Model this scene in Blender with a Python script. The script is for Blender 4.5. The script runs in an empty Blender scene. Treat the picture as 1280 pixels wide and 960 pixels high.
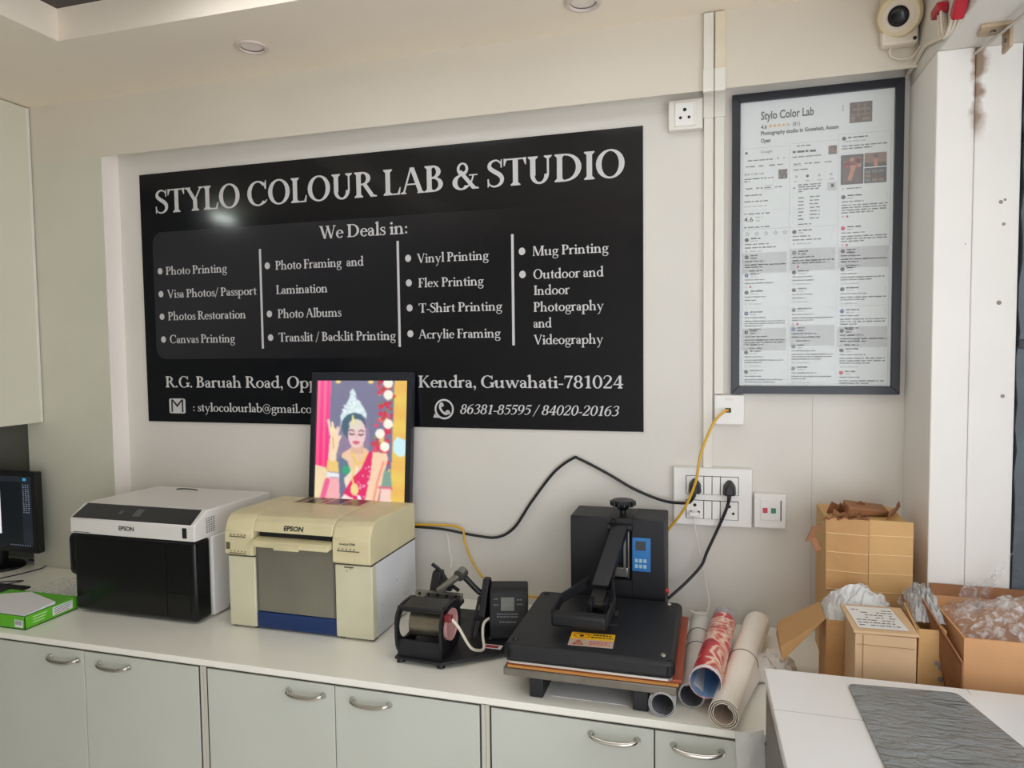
import bpy, bmesh, math, random
from math import pi, sin, cos, radians as rad
from mathutils import Matrix, Vector

# ------------------------------------------------------------------ camera, light, exposure
SC = bpy.context.scene
COL = SC.collection
SC.view_settings.view_transform = 'Standard'
SC.view_settings.look = 'None'
SC.view_settings.exposure = -1.28
SC.view_settings.gamma = 1.0
SC.view_settings.use_curve_mapping = False
try:
    SC.cycles.use_denoising = True
    SC.cycles.max_bounces = 10
    SC.cycles.diffuse_bounces = 6
    SC.cycles.sample_clamp_indirect = 6.0
except Exception:
    pass


def lin(c):
    return tuple((v / 12.92 if v <= 0.04045 else ((v + 0.055) / 1.055) ** 2.4) for v in [q / 255.0 for q in c])


cam_data = bpy.data.cameras.new('camera')
cam = bpy.data.objects.new('camera', cam_data)
COL.objects.link(cam)
R_ = Vector((0.96045, 0.27818, -0.01195)).normalized()
F_ = Vector((-0.27842, 0.95902, -0.05246)).normalized()
U_ = R_.cross(F_).normalized()
R_ = F_.cross(U_)
mw = Matrix.Identity(4)
for i in range(3):
    mw[i][0], mw[i][1], mw[i][2] = R_[i], U_[i], -F_[i]
mw.translation = Vector((0, -2.295, 1.638))
cam.matrix_world = mw
cam_data.sensor_width = 36.0
cam_data.lens = 875.34 / 1280 * 36.0
cam_data.clip_start = 0.02
SC.camera = cam

FILL_PANEL = 7.0           # glow of the two added ceiling fill panels
WORLD_STRENGTH = 9.0
world = bpy.data.worlds.new('daylight')
SC.world = world
world.use_nodes = True
bg = world.node_tree.nodes['Background']
bg.inputs[0].default_value = (*lin((239, 243, 250)), 1)
bg.inputs[1].default_value = WORLD_STRENGTH


def area(name, loc, target, sx, sy, power, color, portal=False):
    l = bpy.data.lights.new(name, 'AREA')
    l.shape = 'RECTANGLE'
    l.size, l.size_y = sx, sy
    l.energy = power
    l.color = color
    if portal:
        l.cycles.is_portal = True
    o = bpy.data.objects.new(name, l)
    o.location = loc
    d = Vector(target) - Vector(loc)
    o.rotation_euler = d.to_track_quat('-Z', 'Y').to_euler()
    COL.objects.link(o)
    return o


# daylight comes through the wide shop front on the right and the glazed entrance behind the camera
OPEN_Y0, OPEN_Y1, OPEN_Z0, OPEN_Z1 = -3.3, -1.1, 0.1, 2.25
area('shopfront_daylight', (1.2, (OPEN_Y0 + OPEN_Y1) / 2, (OPEN_Z0 + OPEN_Z1) / 2), (0, (OPEN_Y0 + OPEN_Y1) / 2, (OPEN_Z0 + OPEN_Z1) / 2),
     OPEN_Y1 - OPEN_Y0, OPEN_Z1 - OPEN_Z0, 0, (1, 1, 1), True)
ENT_X0, ENT_X1, ENT_Z1 = -0.2, 1.05, 2.2
area('entrance_daylight', ((ENT_X0 + ENT_X1) / 2, -3.65, 1.15), ((ENT_X0 + ENT_X1) / 2, 0, 1.15), ENT_X1 - ENT_X0, 2.1, 0, (1, 1, 1), True)

# ------------------------------------------------------------------ materials
MATS = {}


def mat(name, rgb, rough=0.5, metal=0.0, var=0.04, scale=12.0, bump=0.0, bscale=60.0, spec=0.5, coat=0.0, trans=0.0, alpha=1.0, emit=None, estr=1.0):
    if name in MATS:
        return MATS[name]
    m = bpy.data.materials.new(name)
    m.use_nodes = True
    nt = m.node_tree
    b = nt.nodes['Principled BSDF']
    c = lin(rgb)
    tc = nt.nodes.new('ShaderNodeTexCoord')
    if var > 0:
        n = nt.nodes.new('ShaderNodeTexNoise')
        n.inputs['Scale'].default_value = scale
        n.inputs['Detail'].default_value = 4
        nt.links.new(tc.outputs['Object'], n.inputs['Vector'])
        r = nt.nodes.new('ShaderNodeValToRGB')
        r.color_ramp.elements[0].position = 0.3
        r.color_ramp.elements[1].position = 0.7
        r.color_ramp.elements[0].color = (*[v * (1 - var) for v in c], 1)
        r.color_ramp.elements[1].color = (*[min(1, v * (1 + var)) for v in c], 1)
        nt.links.new(n.outputs['Fac'], r.inputs['Fac'])
        nt.links.new(r.outputs['Color'], b.inputs['Base Color'])
    else:
        b.inputs['Base Color'].default_value = (*c, 1)
    b.inputs['Roughness'].default_value = rough
    b.inputs['Metallic'].default_value = metal
    b.inputs['Specular IOR Level'].default_value = spec
    b.inputs['Coat Weight'].default_value = coat
    b.inputs['Transmission Weight'].default_value = trans
    b.inputs['Alpha'].default_value = alpha
    if emit:
        b.inputs['Emission Color'].default_value = (*lin(emit), 1)
        b.inputs['Emission Strength'].default_value = estr
    if bump > 0:
        n2 = nt.nodes.new('ShaderNodeTexNoise')
        n2.inputs['Scale'].default_value = bscale
        n2.inputs['Detail'].default_value = 5
        nt.links.new(tc.outputs['Object'], n2.inputs['Vector'])
        bp = nt.nodes.new('ShaderNodeBump')
        bp.inputs['Strength'].default_value = bump
        bp.inputs['Distance'].default_value = 0.02
        nt.links.new(n2.outputs['Fac'], bp.inputs['Height'])
        nt.links.new(bp.outputs['Normal'], b.inputs['Normal'])
    MATS[name] = m
    return m


def attr_mat(name, attr, rough=0.5, emit=0.0):
    m = bpy.data.materials.new(name)
    m.use_nodes = True
    nt = m.node_tree
    b = nt.nodes['Principled BSDF']
    a = nt.nodes.new('ShaderNodeAttribute')
    a.attribute_name = attr
    if emit > 0:
        b.inputs['Base Color'].default_value = (0.02, 0.02, 0.02, 1)
        nt.links.new(a.outputs['Color'], b.inputs['Emission Color'])
        b.inputs['Emission Strength'].default_value = emit
    else:
        nt.links.new(a.outputs['Color'], b.inputs['Base Color'])
    b.inputs['Roughness'].default_value = rough
    MATS[name] = m
    return m


# ------------------------------------------------------------------ mesh helpers
def crom(pts, n=6):
    pts = [Vector(p) for p in pts]
    if len(pts) < 3:
        return pts
    out = []
    P = [pts[0] * 2 - pts[1]] + pts + [pts[-1] * 2 - pts[-2]]
    for i in range(1, len(P) - 2):
        a, b, c, d = P[i - 1], P[i], P[i + 1], P[i + 2]
        for k in range(n):
            t = k / n
            out.append(0.5 * ((2 * b) + (c - a) * t + (2 * a - 5 * b + 4 * c - d) * t * t + (3 * b - a - 3 * c + d) * t ** 3))
    out.append(pts[-1])
    return out


def bevelled(b, bev, seg):
    b.normal_update()
    flat = [f.normal.copy() for f in b.faces]
    bmesh.ops.bevel(b, geom=b.edges[:], offset=bev, segments=seg, profile=0.5, affect='EDGES')
    b.normal_update()
    for f in b.faces:
        f.smooth = not any(f.normal.dot(n) > 0.9995 for n in flat)


def all_smooth(b):
    for f in b.faces:
        f.smooth = True


class MB:
    def __init__(s):
        s.bm = bmesh.new()

    def _merge(s, b2, M=None, mi=0):
        if M is not None:
            bmesh.ops.transform(b2, matrix=M, verts=b2.verts)
        vm = {}
        for v in b2.verts:
            vm[v] = s.bm.verts.new(v.co)
        for f in b2.faces:
            try:
                nf = s.bm.faces.new([vm[v] for v in f.verts])
                nf.material_index = mi
                nf.smooth = f.smooth
            except ValueError:
                pass
        b2.free()

    def box(s, x0, x1, y0, y1, z0, z1, bev=0.0, seg=2, mi=0, M=None):
        b = bmesh.new()
        bmesh.ops.create_cube(b, size=1)
        for v in b.verts:
            v.co = Vector(((x0 + x1) / 2 + v.co.x * (x1 - x0), (y0 + y1) / 2 + v.co.y * (y1 - y0), (z0 + z1) / 2 + v.co.z * (z1 - z0)))
        if bev > 0:
            bevelled(b, bev, seg)
        s._merge(b, M, mi)
        return s

    def hexa(s, bot, top, bev=0.0, seg=2, mi=0, M=None):
        """eight-corner solid: bot and top are four points each, same winding"""
        b = bmesh.new()
        B = [b.verts.new(p) for p in bot]
        T = [b.verts.new(p) for p in top]
        b.faces.new(B[::-1])
        b.faces.new(T)
        n = len(B)
        for i in range(n):
            j = (i + 1) % n
            b.faces.new((B[i], B[j], T[j], T[i]))
        bmesh.ops.recalc_face_normals(b, faces=b.faces[:])
        if bev > 0:
            bevelled(b, bev, seg)
        s._merge(b, M, mi)
        return s

    def prism(s, poly, ax, d0, d1, bev=0.0, seg=2, mi=0, M=None):
        def pt(p, d):
            if ax == 'x':
                return (d, p[0], p[1])
            if ax == 'y':
                return (p[0], d, p[1])
            return (p[0], p[1], d)
        return s.hexa([pt(p, d0) for p in poly], [pt(p, d1) for p in poly], bev, seg, mi, M)

    def cyl(s, p0, p1, r0, r1=None, n=24, cap=True, mi=0, M=None, bev=0.0):
        p0, p1 = Vector(p0), Vector(p1)
        r1 = r0 if r1 is None else r1
        d = p1 - p0
        b = bmesh.new()
        bmesh.ops.create_cone(b, cap_ends=cap, cap_tris=False, segments=n, radius1=r0, radius2=r1, depth=d.length)
        if bev > 0:
            es = [e for e in b.edges if len(e.link_faces) == 2 and any(len(f.verts) > 4 for f in e.link_faces)]
            bmesh.ops.bevel(b, geom=es, offset=bev, segments=2, profile=0.5, affect='EDGES')
        all_smooth(b)
        q = d.to_track_quat('Z', 'Y').to_matrix().to_4x4()
        X = Matrix.Translation((p0 + p1) / 2) @ q
        s._merge(b, (M @ X) if M is not None else X, mi)
        return s

    def lathe(s, prof, M=None, n=32, mi=0):
        """prof: (radius, height) along local z"""
        b = bmesh.new()
        rings = []
        for r, h in prof:
            if r < 1e-6:
                rings.append([b.verts.new((0, 0, h))])
            else:
                rings.append([b.verts.new((r * cos(2 * pi * k / n), r * sin(2 * pi * k / n), h)) for k in range(n)])
        for A, B in zip(rings, rings[1:]):
            for k in range(n):
                j = (k + 1) % n
                if len(A) == 1 and len(B) > 1:
                    b.faces.new((A[0], B[k], B[j]))
                elif len(B) == 1 and len(A) > 1:
                    b.faces.new((A[k], B[0], A[j]))
                elif len(A) > 1:
                    b.faces.new((A[k], B[k], B[j], A[j]))
        bmesh.ops.recalc_face_normals(b, faces=b.faces[:])
        all_smooth(b)
        s._merge(b, M, mi)
        return s

    def tube(s, pts, r, n=8, mi=0, sub=6, flat=1.0, M=None):
        pts = crom(pts, sub) if sub else [Vector(p) for p in pts]
        b = bmesh.new()
        rings = []
        up = Vector((0, 0, 1))
        prev = None
        for i, p in enumerate(pts):
            t = (pts[min(i + 1, len(pts) - 1)] - pts[max(i - 1, 0)]).normalized()
            if prev is None:
                a = t.cross(up)
                if a.length < 1e-3:
                    a = t.cross(Vector((1, 0, 0)))
                a.normalize()
            else:
                a = (prev - t * prev.dot(t))
                if a.length < 1e-5:
                    a = t.cross(up)
                a.normalize()
            prev = a
            c = t.cross(a)
            rr = r(i / (len(pts) - 1)) if callable(r) else r
            rings.append([b.verts.new(p + a * rr * cos(2 * pi * k / n) + c * rr * flat * sin(2 * pi * k / n)) for k in range(n)])
        for A, B in zip(rings, rings[1:]):
            for k in range(n):
                j = (k + 1) % n
                b.faces.new((A[k], A[j], B[j], B[k]))
        b.faces.new(rings[0][::-1])
        b.faces.new(rings[-1])
        bmesh.ops.recalc_face_normals(b, faces=b.faces[:])
        all_smooth(b)
        s._merge(b, M, mi)
        return s

    def poly(s, pts, mi=0, smooth=False):
        vs = [s.bm.verts.new(p) for p in pts]
        f = s.bm.faces.new(vs)
        f.material_index = mi
        f.smooth = smooth
        return f

    def grid(s, fn, nu, nv, mi=0, thick=0.0, M=None):
        """sheet: fn(u,v) -> point; with thick > 0 it becomes a closed thin solid"""
        b = bmesh.new()
        V = [[b.verts.new(fn(i / nu, j / nv)) for j in range(nv + 1)] for i in range(nu + 1)]
        for i in range(nu):
            for j in range(nv):
                b.faces.new((V[i][j], V[i + 1][j], V[i + 1][j + 1], V[i][j + 1]))
        if thick:
            bmesh.ops.recalc_face_normals(b, faces=b.faces[:])
            bmesh.ops.solidify(b, geom=b.faces[:], thickness=thick)
        all_smooth(b)
        s._merge(b, M, mi)
        return s

    def build(s, name, mats, parent=None, local=False, sharp=38, colors=None):
        me = bpy.data.meshes.new(name)
        if colors is not None:
            lay = s.bm.loops.layers.float_color.new('paint')
            for f in s.bm.faces:
                c = colors[f.index] if not callable(colors) else colors(f)
                for l in f.loops:
                    l[lay] = c
        s.bm.normal_update()
        for e in s.bm.edges:
            if len(e.link_faces) == 2 and e.calc_face_angle(0) > rad(sharp):
                e.smooth = False
        s.bm.to_mesh(me)
        s.bm.free()
        for m in (mats if isinstance(mats, (list, tuple)) else [mats]):
            me.materials.append(m)
        o = bpy.data.objects.new(name, me)
        COL.objects.link(o)
        if parent is not None:
            o.parent = parent
            if not local:
                me.transform(ROOTM.get(parent.name, Matrix.Identity(4)).inverted())
                ROOTM[o.name] = ROOTM.get(parent.name, Matrix.Identity(4))
        return o


ROOTM = {}


def thing(name, label, cat, loc=(0, 0, 0), rz=0.0, group=None):
    o = bpy.data.objects.new(name, None)
    o.empty_display_size = 0.05
    COL.objects.link(o)
    o.location = loc
    o.rotation_euler = (0, 0, rz)
    ROOTM[o.name] = Matrix.Translation(Vector(loc)) @ Matrix.Rotation(rz, 4, 'Z')
    o['label'] = label
    o['category'] = cat
    if group:
        o['group'] = group
    return o


def tag(o, label, cat, group=None, kind=None):
    o['label'] = label
    o['category'] = cat
    if group:
        o['group'] = group
    if kind:
        o['kind'] = kind
    return o


def struct(o, label=None):
    o['kind'] = 'structure'
    if label:
        o['label'] = label
        o['category'] = 'structure'
    return o


def sans(mb, text, size, M, mi=0, bold=0.0, width=None):
    """lettering in the plain built-in typeface, laid flat in M's xy plane"""
    cu = bpy.data.curves.new('lettering', 'FONT')
    cu.body = text
    cu.size = size
    cu.offset = bold
    cu.resolution_u = 3
    ob = bpy.data.objects.new('lettering', cu)
    COL.objects.link(ob)
    dg = bpy.context.evaluated_depsgraph_get()
    dg.update()
    me = bpy.data.meshes.new_from_object(ob.evaluated_get(dg))
    b = bmesh.new()
    b.from_mesh(me)
    bpy.data.objects.remove(ob)
    bpy.data.curves.remove(cu)
    bpy.data.meshes.remove(me)
    if width and b.verts:
        x0 = min(v.co.x for v in b.verts)
        x1 = max(v.co.x for v in b.verts)
        for v in b.verts:
            v.co.x = (v.co.x - x0) * width / max(1e-6, x1 - x0)
    mb._merge(b, M, mi)


def facing(x, y, z, normal='-y'):
    """matrix that lays xy lettering on a surface facing the given way, origin at the text's lower left"""
    if normal == '-y':
        R = Matrix(((1, 0, 0), (0, 0, -1), (0, 1, 0))).to_4x4()
    elif normal == '+x':
        R = Matrix(((0, 0, 1), (1, 0, 0), (0, 1, 0))).to_4x4()
    else:
        R = Matrix.Identity(4)
    return Matrix.Translation((x, y, z)) @ R


# ------------------------------------------------------------------ a bold old-style roman alphabet, drawn stroke by stroke
def rb(pts, ws, n=5):
    k = [(p[0], p[1], w) for p, w in zip(pts, ws)]
    c = crom(k, n)
    L, Rr = [], []
    for i, p in enumerate(c):
        t = c[min(i + 1, len(c) - 1)] - c[max(i - 1, 0)]
        d = Vector((-t.y, t.x)).normalized() if (abs(t.x) + abs(t.y)) > 1e-9 else Vector((0, 1))
        w = max(p.z, 0.5) / 2
        L.append((p.x + d.x * w, p.y + d.y * w))
        Rr.append((p.x - d.x * w, p.y - d.y * w))
    return [[L[i], L[i + 1], Rr[i + 1], Rr[i]] for i in range(len(c) - 1)]


def ring(cx, cy, rx, ry, st, hr, a0=0, a1=360, n=22, tilt=12):
    out = []
    N = max(4, int(n * abs(a1 - a0) / 360))
    for i in range(N):
        q = []
        for a in (a0 + (a1 - a0) * i / N, a0 + (a1 - a0) * (i + 1) / N):
            r = rad(a)
            q.append(((cx + rx * cos(r), cy + ry * sin(r)), (cx + (rx - st) * cos(r + rad(0)) + 0.0, cy + (ry - hr) * sin(r))))
        out.append([q[0][0], q[1][0], q[1][1], q[0][1]])
    return out


def V(x, y0, y1, w, b='b', t='b', e=8):
    o = [[(x, y0), (x + w, y0), (x + w, y1), (x, y1)]]
    if b in 'br':
        o.append([(x - (e if b == 'b' else 0), y0), (x + w + e, y0), (x + w + e, y0 + 4), (x + w, y0 + 12), (x, y0 + 12), (x - (e if b == 'b' else 0), y0 + 4)])
    if t == 'b':
        o.append([(x - e, y1), (x + w + e, y1), (x + w + e, y1 - 4), (x + w, y1 - 12), (x, y1 - 12), (x - e, y1 - 4)])
    if t == 'l':
        o.append([(x - e - 1, y1 - 8), (x + w, y1 + 2), (x + w, y1 - 18), (x, y1 - 16), (x - e - 1, y1 - 11)])
    return o


def D(x0, y0, x1, y1, w):
    return [[(x0 - w / 2, y0), (x0 + w / 2, y0), (x1 + w / 2, y1), (x1 - w / 2, y1)]]


def H(x0, x1, y0, y1):
    return [[(x0, y0), (x1, y0), (x1, y1), (x0, y1)]]


def SF(x, y, up=True, a=11, b=11):
    s = 1 if up else -1
    return [[(x - a, y), (x + b, y), (x + b, y + 4 * s), (x + 4, y + 8 * s), (x - 4, y + 8 * s), (x - a, y + 4 * s)]]


def disc(cx, cy, r, n=14):
    return [[(cx + r * cos(2 * pi * k / n), cy + r * sin(2 * pi * k / n)) for k in range(n)]]


def mv(polys, dx, dy=0, sx=1, sy=1):
    return [[(p[0] * sx + dx, p[1] * sy + dy) for p in q] for q in polys]


S_, h_ = 18.5, 6.5
s_, k_ = 15.5, 6.5


def bowlP(top, bot, cx, rx):
    cy, ry = (top + bot) / 2, (top - bot) / 2
    return ring(cx, cy, rx, ry, S_ - 1, h_, -90, 90) + H(20, cx, top - h_, top) + H(20, cx, bot, bot + h_)


SS = rb([(55, 74), (51, 88), (38, 97.5), (23, 95), (13, 85), (14, 70), (30, 57), (47, 45), (56, 32), (54, 15), (41, 4), (26, 2), (12, 10), (7, 26)],
        [4, 5, 6, 8, 12, 15, 16, 16, 15, 12, 8, 6, 5, 4]) + [[(52, 70), (57, 70), (57, 100), (53, 100)], [(5, 0), (9, 0), (10, 30), (5, 30)]]
ss = rb([(40, 46), (36, 57), (26, 60), (15, 56), (12, 46), (22, 36), (35, 28), (41, 17), (35, 5), (22, 2), (11, 6), (7, 18)],
        [4, 5, 6, 8, 11, 12, 12, 11, 8, 6, 5, 4]) + [[(38, 42), (42, 42), (42, 63), (39, 63)], [(5, 0), (8, 0), (9, 20), (5, 20)]]
arch = lambda x: rb([(x, 44), (x + 9, 54), (x + 20, 58.5), (x + 29, 54), (x + 33.5, 42)], [4, 6, 9, 12, 13])
GL = {
    'A': (D(12, 0, 42, 100, 7) + D(79, 0, 45, 100, 17) + H(25, 66, 33, 38.5) + SF(12, 0) + SF(79, 0, True, 14, 14), 94),
    'B': (V(12, 0, 100, S_) + bowlP(100, 51, 34, 31) + bowlP(56, 0, 36, 37) + H(20, 36, 50, 56), 80),
    'C': (ring(52, 50, 47, 52, S_, h_, 42, 318) + [[(84, 66), (89, 66), (89, 102), (85.5, 102), (82, 92), (77, 84)], [(76, 10), (90, 24), (93, 21), (82, 8)]], 96),
    'D': (V(12, 0, 100, S_) + ring(40, 50, 55, 50, S_, h_, -90, 90) + H(20, 40, 94.5, 100) + H(20, 40, 0, 5.5), 102),
    'F': (V(12, 0, 100, S_) + H(20, 66, 94.5, 100) + [[(60, 100), (66, 100), (67, 75), (63.5, 75), (58, 92)]] + H(27, 50, 49, 54.5) + [[(46, 38), (50, 38), (50, 66), (46, 66)]], 70),
    'G': (ring(52, 50, 47, 52, S_, h_, 42, 310) + [[(82, 68), (87, 68), (87, 101), (83.5, 101), (78, 88)]] + V(76, 4, 44, S_, 'n', 'b'), 102),
    'I': (V(14, 0, 100, S_), 44),
    'K': (V(12, 0, 100, S_) + D(30, 46, 70, 100, 8) + D(78, 0, 42, 58, 18) + SF(78, 0, True, 14, 15) + SF(70, 100, False), 94),
    'L': (V(12, 0, 100, S_) + H(20, 68, 0, 5.5) + [[(62, 0), (68, 0), (71, 28), (67.5, 28), (60, 8)]], 74),
    'M': (D(16, 0, 18, 100, 7) + D(60, 0, 24, 100, 17) + D(60, 0, 98, 100, 7) + V(92, 0, 100, S_) + SF(16, 0) + SF(20, 100, False), 122),
    'O': (ring(52, 50, 47, 52, S_, h_), 104),
    'P': (V(12, 0, 100, S_) + bowlP(100, 44, 36, 35), 76),
    'R': (V(12, 0, 100, S_) + bowlP(100, 48, 36, 33) + D(78, 0, 44, 52, 18) + SF(80, 0, True, 12, 14), 92),
    'S': (SS, 64),
    'T': (V(35, 0, 100, S_, 'b', 'n') + H(4, 81, 94.5, 100) + [[(3, 102), (3, 74), (6.5, 74), (14, 95), (10, 100)], [(82, 102), (82, 74), (78.5, 74), (71, 95), (75, 100)]], 86),
    'U': (V(14, 30, 100, S_, 'n', 'b') + V(72, 30, 100, 7, 'n', 'b', 10) + ring(46.5, 34, 32.5, 36, S_ - 3, h_ + 1, 180, 360) + H(14, 26, 28, 40) + H(72, 79, 30, 40), 98),
    'V': (D(16, 100, 50, 0, 17) + D(80, 100, 50, 0, 7) + SF(16, 100, False, 15, 15) + SF(80, 100, False), 94),
    'W': (D(16, 100, 46, 0, 17) + D(70, 100, 46, 0, 7) + D(66, 100, 94, 0, 17) + D(120, 100, 94, 0, 7) + SF(16, 100, False, 15, 15) + SF(66, 100, False, 14, 14) + SF(120, 100, False), 132),
    'Y': (D(16, 100, 48, 46, 17) + D(78, 100, 50, 46, 7) + V(41, 0, 50, S_, 'b', 'n') + SF(16, 100, False, 14, 14) + SF(78, 100, False), 90),
    '&': (ring(42, 77, 21, 24, 10, h_) + ring(37, 27, 33, 29, S_, h_, 95, 330) + D(86, 0, 30, 72, 18) + rb([(60, 10), (72, 24), (79, 42), (80, 52)], [6, 6, 6, 6]) + H(66, 96, 50, 54.5) + SF(88, 0, True, 10, 13)
          + rb([(28, 56), (40, 60), (54, 68)], [5, 5, 6]), 104),
    'a': (rb([(9, 44), (14, 57), (26, 60), (37, 56), (40, 44)], [9, 6, 5, 8, 13]) + V(33.5, 6, 46, s_, 'n', 'n') + ring(24, 18, 19, 19, s_ - 1, k_, 60, 330) + rb([(38, 40), (28, 37), (16, 33)], [5, 5, 6]) + rb([(40, 8), (46, 2), (55, 5)], [12, 6, 3]) + disc(11, 45, 5), 60),
    'b': (V(8, 3, 106, s_ - 1, 'n', 'l') + ring(38, 31, 31, 32.5, s_, k_), 74),
    'c': (ring(34, 31, 30, 32.5, s_, k_, 45, 318) + disc(52, 50, 6), 60),
    'd': (ring(34, 31, 30, 32.5, s_, k_) + V(50, 0, 106, s_ - 1, 'r', 'l'), 76),
    'e': (ring(33, 31, 29, 32.5, s_, k_, 8, 322) + H(14, 61, 33, 38), 62),
    'f': (V(13, 0, 84, s_, 'b', 'n') + rb([(19, 78), (22, 96), (32, 105), (44, 101)], [13, 10, 6, 7]) + disc(43, 99, 6) + H(2, 40, 56, 62), 42),
    'g': (ring(31, 40, 25, 23, s_ - 1, k_) + rb([(24, 20), (12, 13), (17, 3), (36, 1), (54, -4), (58, -16)], [5, 7, 9, 10, 11, 10]) + ring(33, -16, 28, 20, 8, 5.5) + H(48, 66, 55, 61), 66),
    'h': (V(9, 0, 106, s_, 'b', 'l') + arch(22) + V(49, 0, 44, s_, 'b', 'n'), 80),
    'i': (V(12, 0, 62, s_, 'b', 'l') + disc(18, 86, 9), 38),
    'k': (V(9, 0, 106, s_, 'b', 'l') + D(24, 26, 54, 62, 6) + D(64, 0, 34, 38, 15) + SF(64, 0, True, 10, 11) + SF(54, 62, False, 10, 10), 76),
    'l': (V(12, 0, 106, s_, 'b', 'l'), 38),
    'm': (V(9, 0, 62, s_, 'b', 'l') + arch(22) + V(49, 0, 44, s_, 'b', 'n') + arch(62) + V(89, 0, 44, s_, 'b', 'n'), 120),
    'n': (V(9, 0, 62, s_, 'b', 'l') + arch(22) + V(49, 0, 44, s_, 'b', 'n'), 80),
    'o': (ring(36, 31, 32, 32.5, s_, k_), 72),
    'p': (V(10, -38, 60, s_, 'b', 'l') + ring(42, 31, 31, 32.5, s_, k_), 78),
    'r': (V(9, 0, 62, s_, 'b', 'l') + rb([(22, 42), (30, 56), (40, 60), (48, 55)], [4, 8, 10, 11]), 54),
    's': (ss, 48),
    't': (V(14, 6, 62, s_, 'n', 'n') + [[(14, 60), (27, 60), (27, 84), (24, 84), (14, 68), (4, 60)]] + H(4, 42, 56, 61.5) + rb([(20.5, 14), (24, 4), (32, 2), (42, 8)], [13, 9, 5, 3]), 46),
    'u': (V(9, 16, 62, s_, 'n', 'l') + rb([(15.5, 18), (20, 6), (32, 4), (44, 10), (52, 20)], [13, 11, 7, 5, 4]) + V(50, 0, 62, s_, 'r', 'l'), 80),
    'v': (D(14, 62, 37, 0, 15) + D(58, 62, 37, 0, 6) + SF(14, 62, False) + SF(58, 62, False, 9, 9), 70),
    'w': (D(14, 62, 34, 0, 15) + D(52, 62, 34, 0, 6) + D(50, 62, 72, 0, 15) + D(92, 62, 72, 0, 6) + SF(14, 62, False) + SF(50, 62, False) + SF(92, 62, False, 9, 9), 104),
    'x': (D(15, 62, 55, 0, 15) + D(54, 62, 14, 0, 6) + SF(15, 62, False) + SF(55, 0) + SF(54, 62, False, 9, 9) + SF(14, 0, True, 9, 9), 70),
    'y': (D(14, 62, 38, 2, 15) + D(60, 62, 30, -24, 6) + rb([(32, -20), (24, -34), (12, -36)], [5, 7, 9]) + SF(14, 62, False) + SF(60, 62, False, 9, 9), 72),
    '0': (ring(36, 50, 32, 52, s_, k_), 72),
    '1': (V(26, 0, 98, s_ + 1, 'b', 'n', 10) + [[(40, 100), (28, 98), (10, 88), (10, 85), (28, 86)]], 62),
    '2': (rb([(10, 74), (16, 92), (34, 99), (50, 90), (54, 74), (44, 52), (26, 28), (8, 6)], [8, 6, 6, 11, 14, 13, 9, 7]) + H(6, 58, 0, 12) + [[(54, 0), (58, 0), (64, 26), (60, 26)]], 70),
    '3': (rb([(10, 82), (20, 96), (36, 98), (50, 88), (48, 68), (28, 54)], [7, 6, 7, 13, 12, 5]) + rb([(28, 54), (48, 50), (56, 30), (46, 10), (26, 2), (8, 10)], [5, 9, 14, 11, 6, 8]), 68),
    '4': (V(40, 0, 100, s_, 'b', 'n') + D(8, 30, 44, 98, 7) + H(4, 68, 26, 35), 72),
    '5': ([[(18, 100), (56, 100), (58, 106), (60, 106), (56, 86), (16, 86)]] + rb([(18, 92), (14, 56)], [5, 5], 2) + rb([(13, 56), (30, 62), (48, 54), (54, 34), (44, 12), (26, 2), (8, 8)], [5, 8, 12, 14, 11, 6, 7]), 66),
    '6': (ring(36, 32, 30, 34, s_, k_) + rb([(56, 100), (32, 90), (14, 66), (11, 36)], [4, 8, 12, 13]), 72),
    '7': (H(8, 62, 86, 99) + [[(8, 100), (12, 100), (10, 72), (6, 72)]] + rb([(58, 92), (42, 56), (28, 0)], [8, 9, 14]), 66),
    '8': (ring(36, 75, 26, 26, s_ - 1, k_) + ring(36, 27, 31, 29, s_, k_), 72),
    '9': (ring(35, 68, 30, 34, s_, k_) + rb([(16, 0), (40, 10), (58, 36), (60, 64)], [4, 8, 12, 13]), 72),
    '.': (disc(14, 8, 9), 32), ':': (disc(14, 10, 8) + disc(14, 50, 8), 34),
    ',': (disc(14, 8, 9) + rb([(19, 10), (20, -6), (10, -20)], [8, 7, 3]), 32),
    '-': (H(5, 36, 26, 35), 42), '/': (D(4, -16, 42, 104, 7), 48),
    '@': (ring(52, 40, 48, 56, 6, 5, 30, 330) + ring(50, 40, 22, 26, 9, 5) + rb([(72, 64), (70, 30), (82, 16), (95, 34), (95, 52)], [8, 7, 5, 5, 6]), 106),
    ' ': ([], 32),
}


def roman(mb, s, x0, x1, z, cap, y, slant=0.0, mi=0, space=-4):
    tot = sum(GL[c][1] + space for c in s) - space
    sx, sz = (x1 - x0) / tot, cap / 100.0
    x = 0.0
    for c in s:
        for k, q in enumerate(GL[c][0]):
            ar = sum(a[0] * b[1] - b[0] * a[1] for a, b in zip(q, q[1:] + q[:1]))
            q = q if ar > 0 else q[::-1]
            mb.poly([(x0 + (x + p[0] + slant * p[1]) * sx, y - k * 1e-5, z + p[1] * sz) for p in q], mi)
        x += GL[c][1] + space


# ------------------------------------------------------------------ the room
wall_white = mat('wall_paint_white', (218, 214, 206), 0.55, var=0.03, scale=3, bump=0.05, bscale=25)
ceil_white = mat('ceiling_paint_white', (243, 232, 214), 0.6, var=0.03, scale=2, bump=0.04, bscale=20)
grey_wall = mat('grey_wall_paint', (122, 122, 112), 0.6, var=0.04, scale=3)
floor_mat = mat('floor_tile', (234, 228, 219), 0.3, var=0.06, scale=5)
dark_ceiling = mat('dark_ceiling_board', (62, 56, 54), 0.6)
CZ = 2.62           # ceiling height
XL, XR, YF = -3.3, 1.15, -3.6
BEAM_Z = 2.397
B2Z = 2.37

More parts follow.
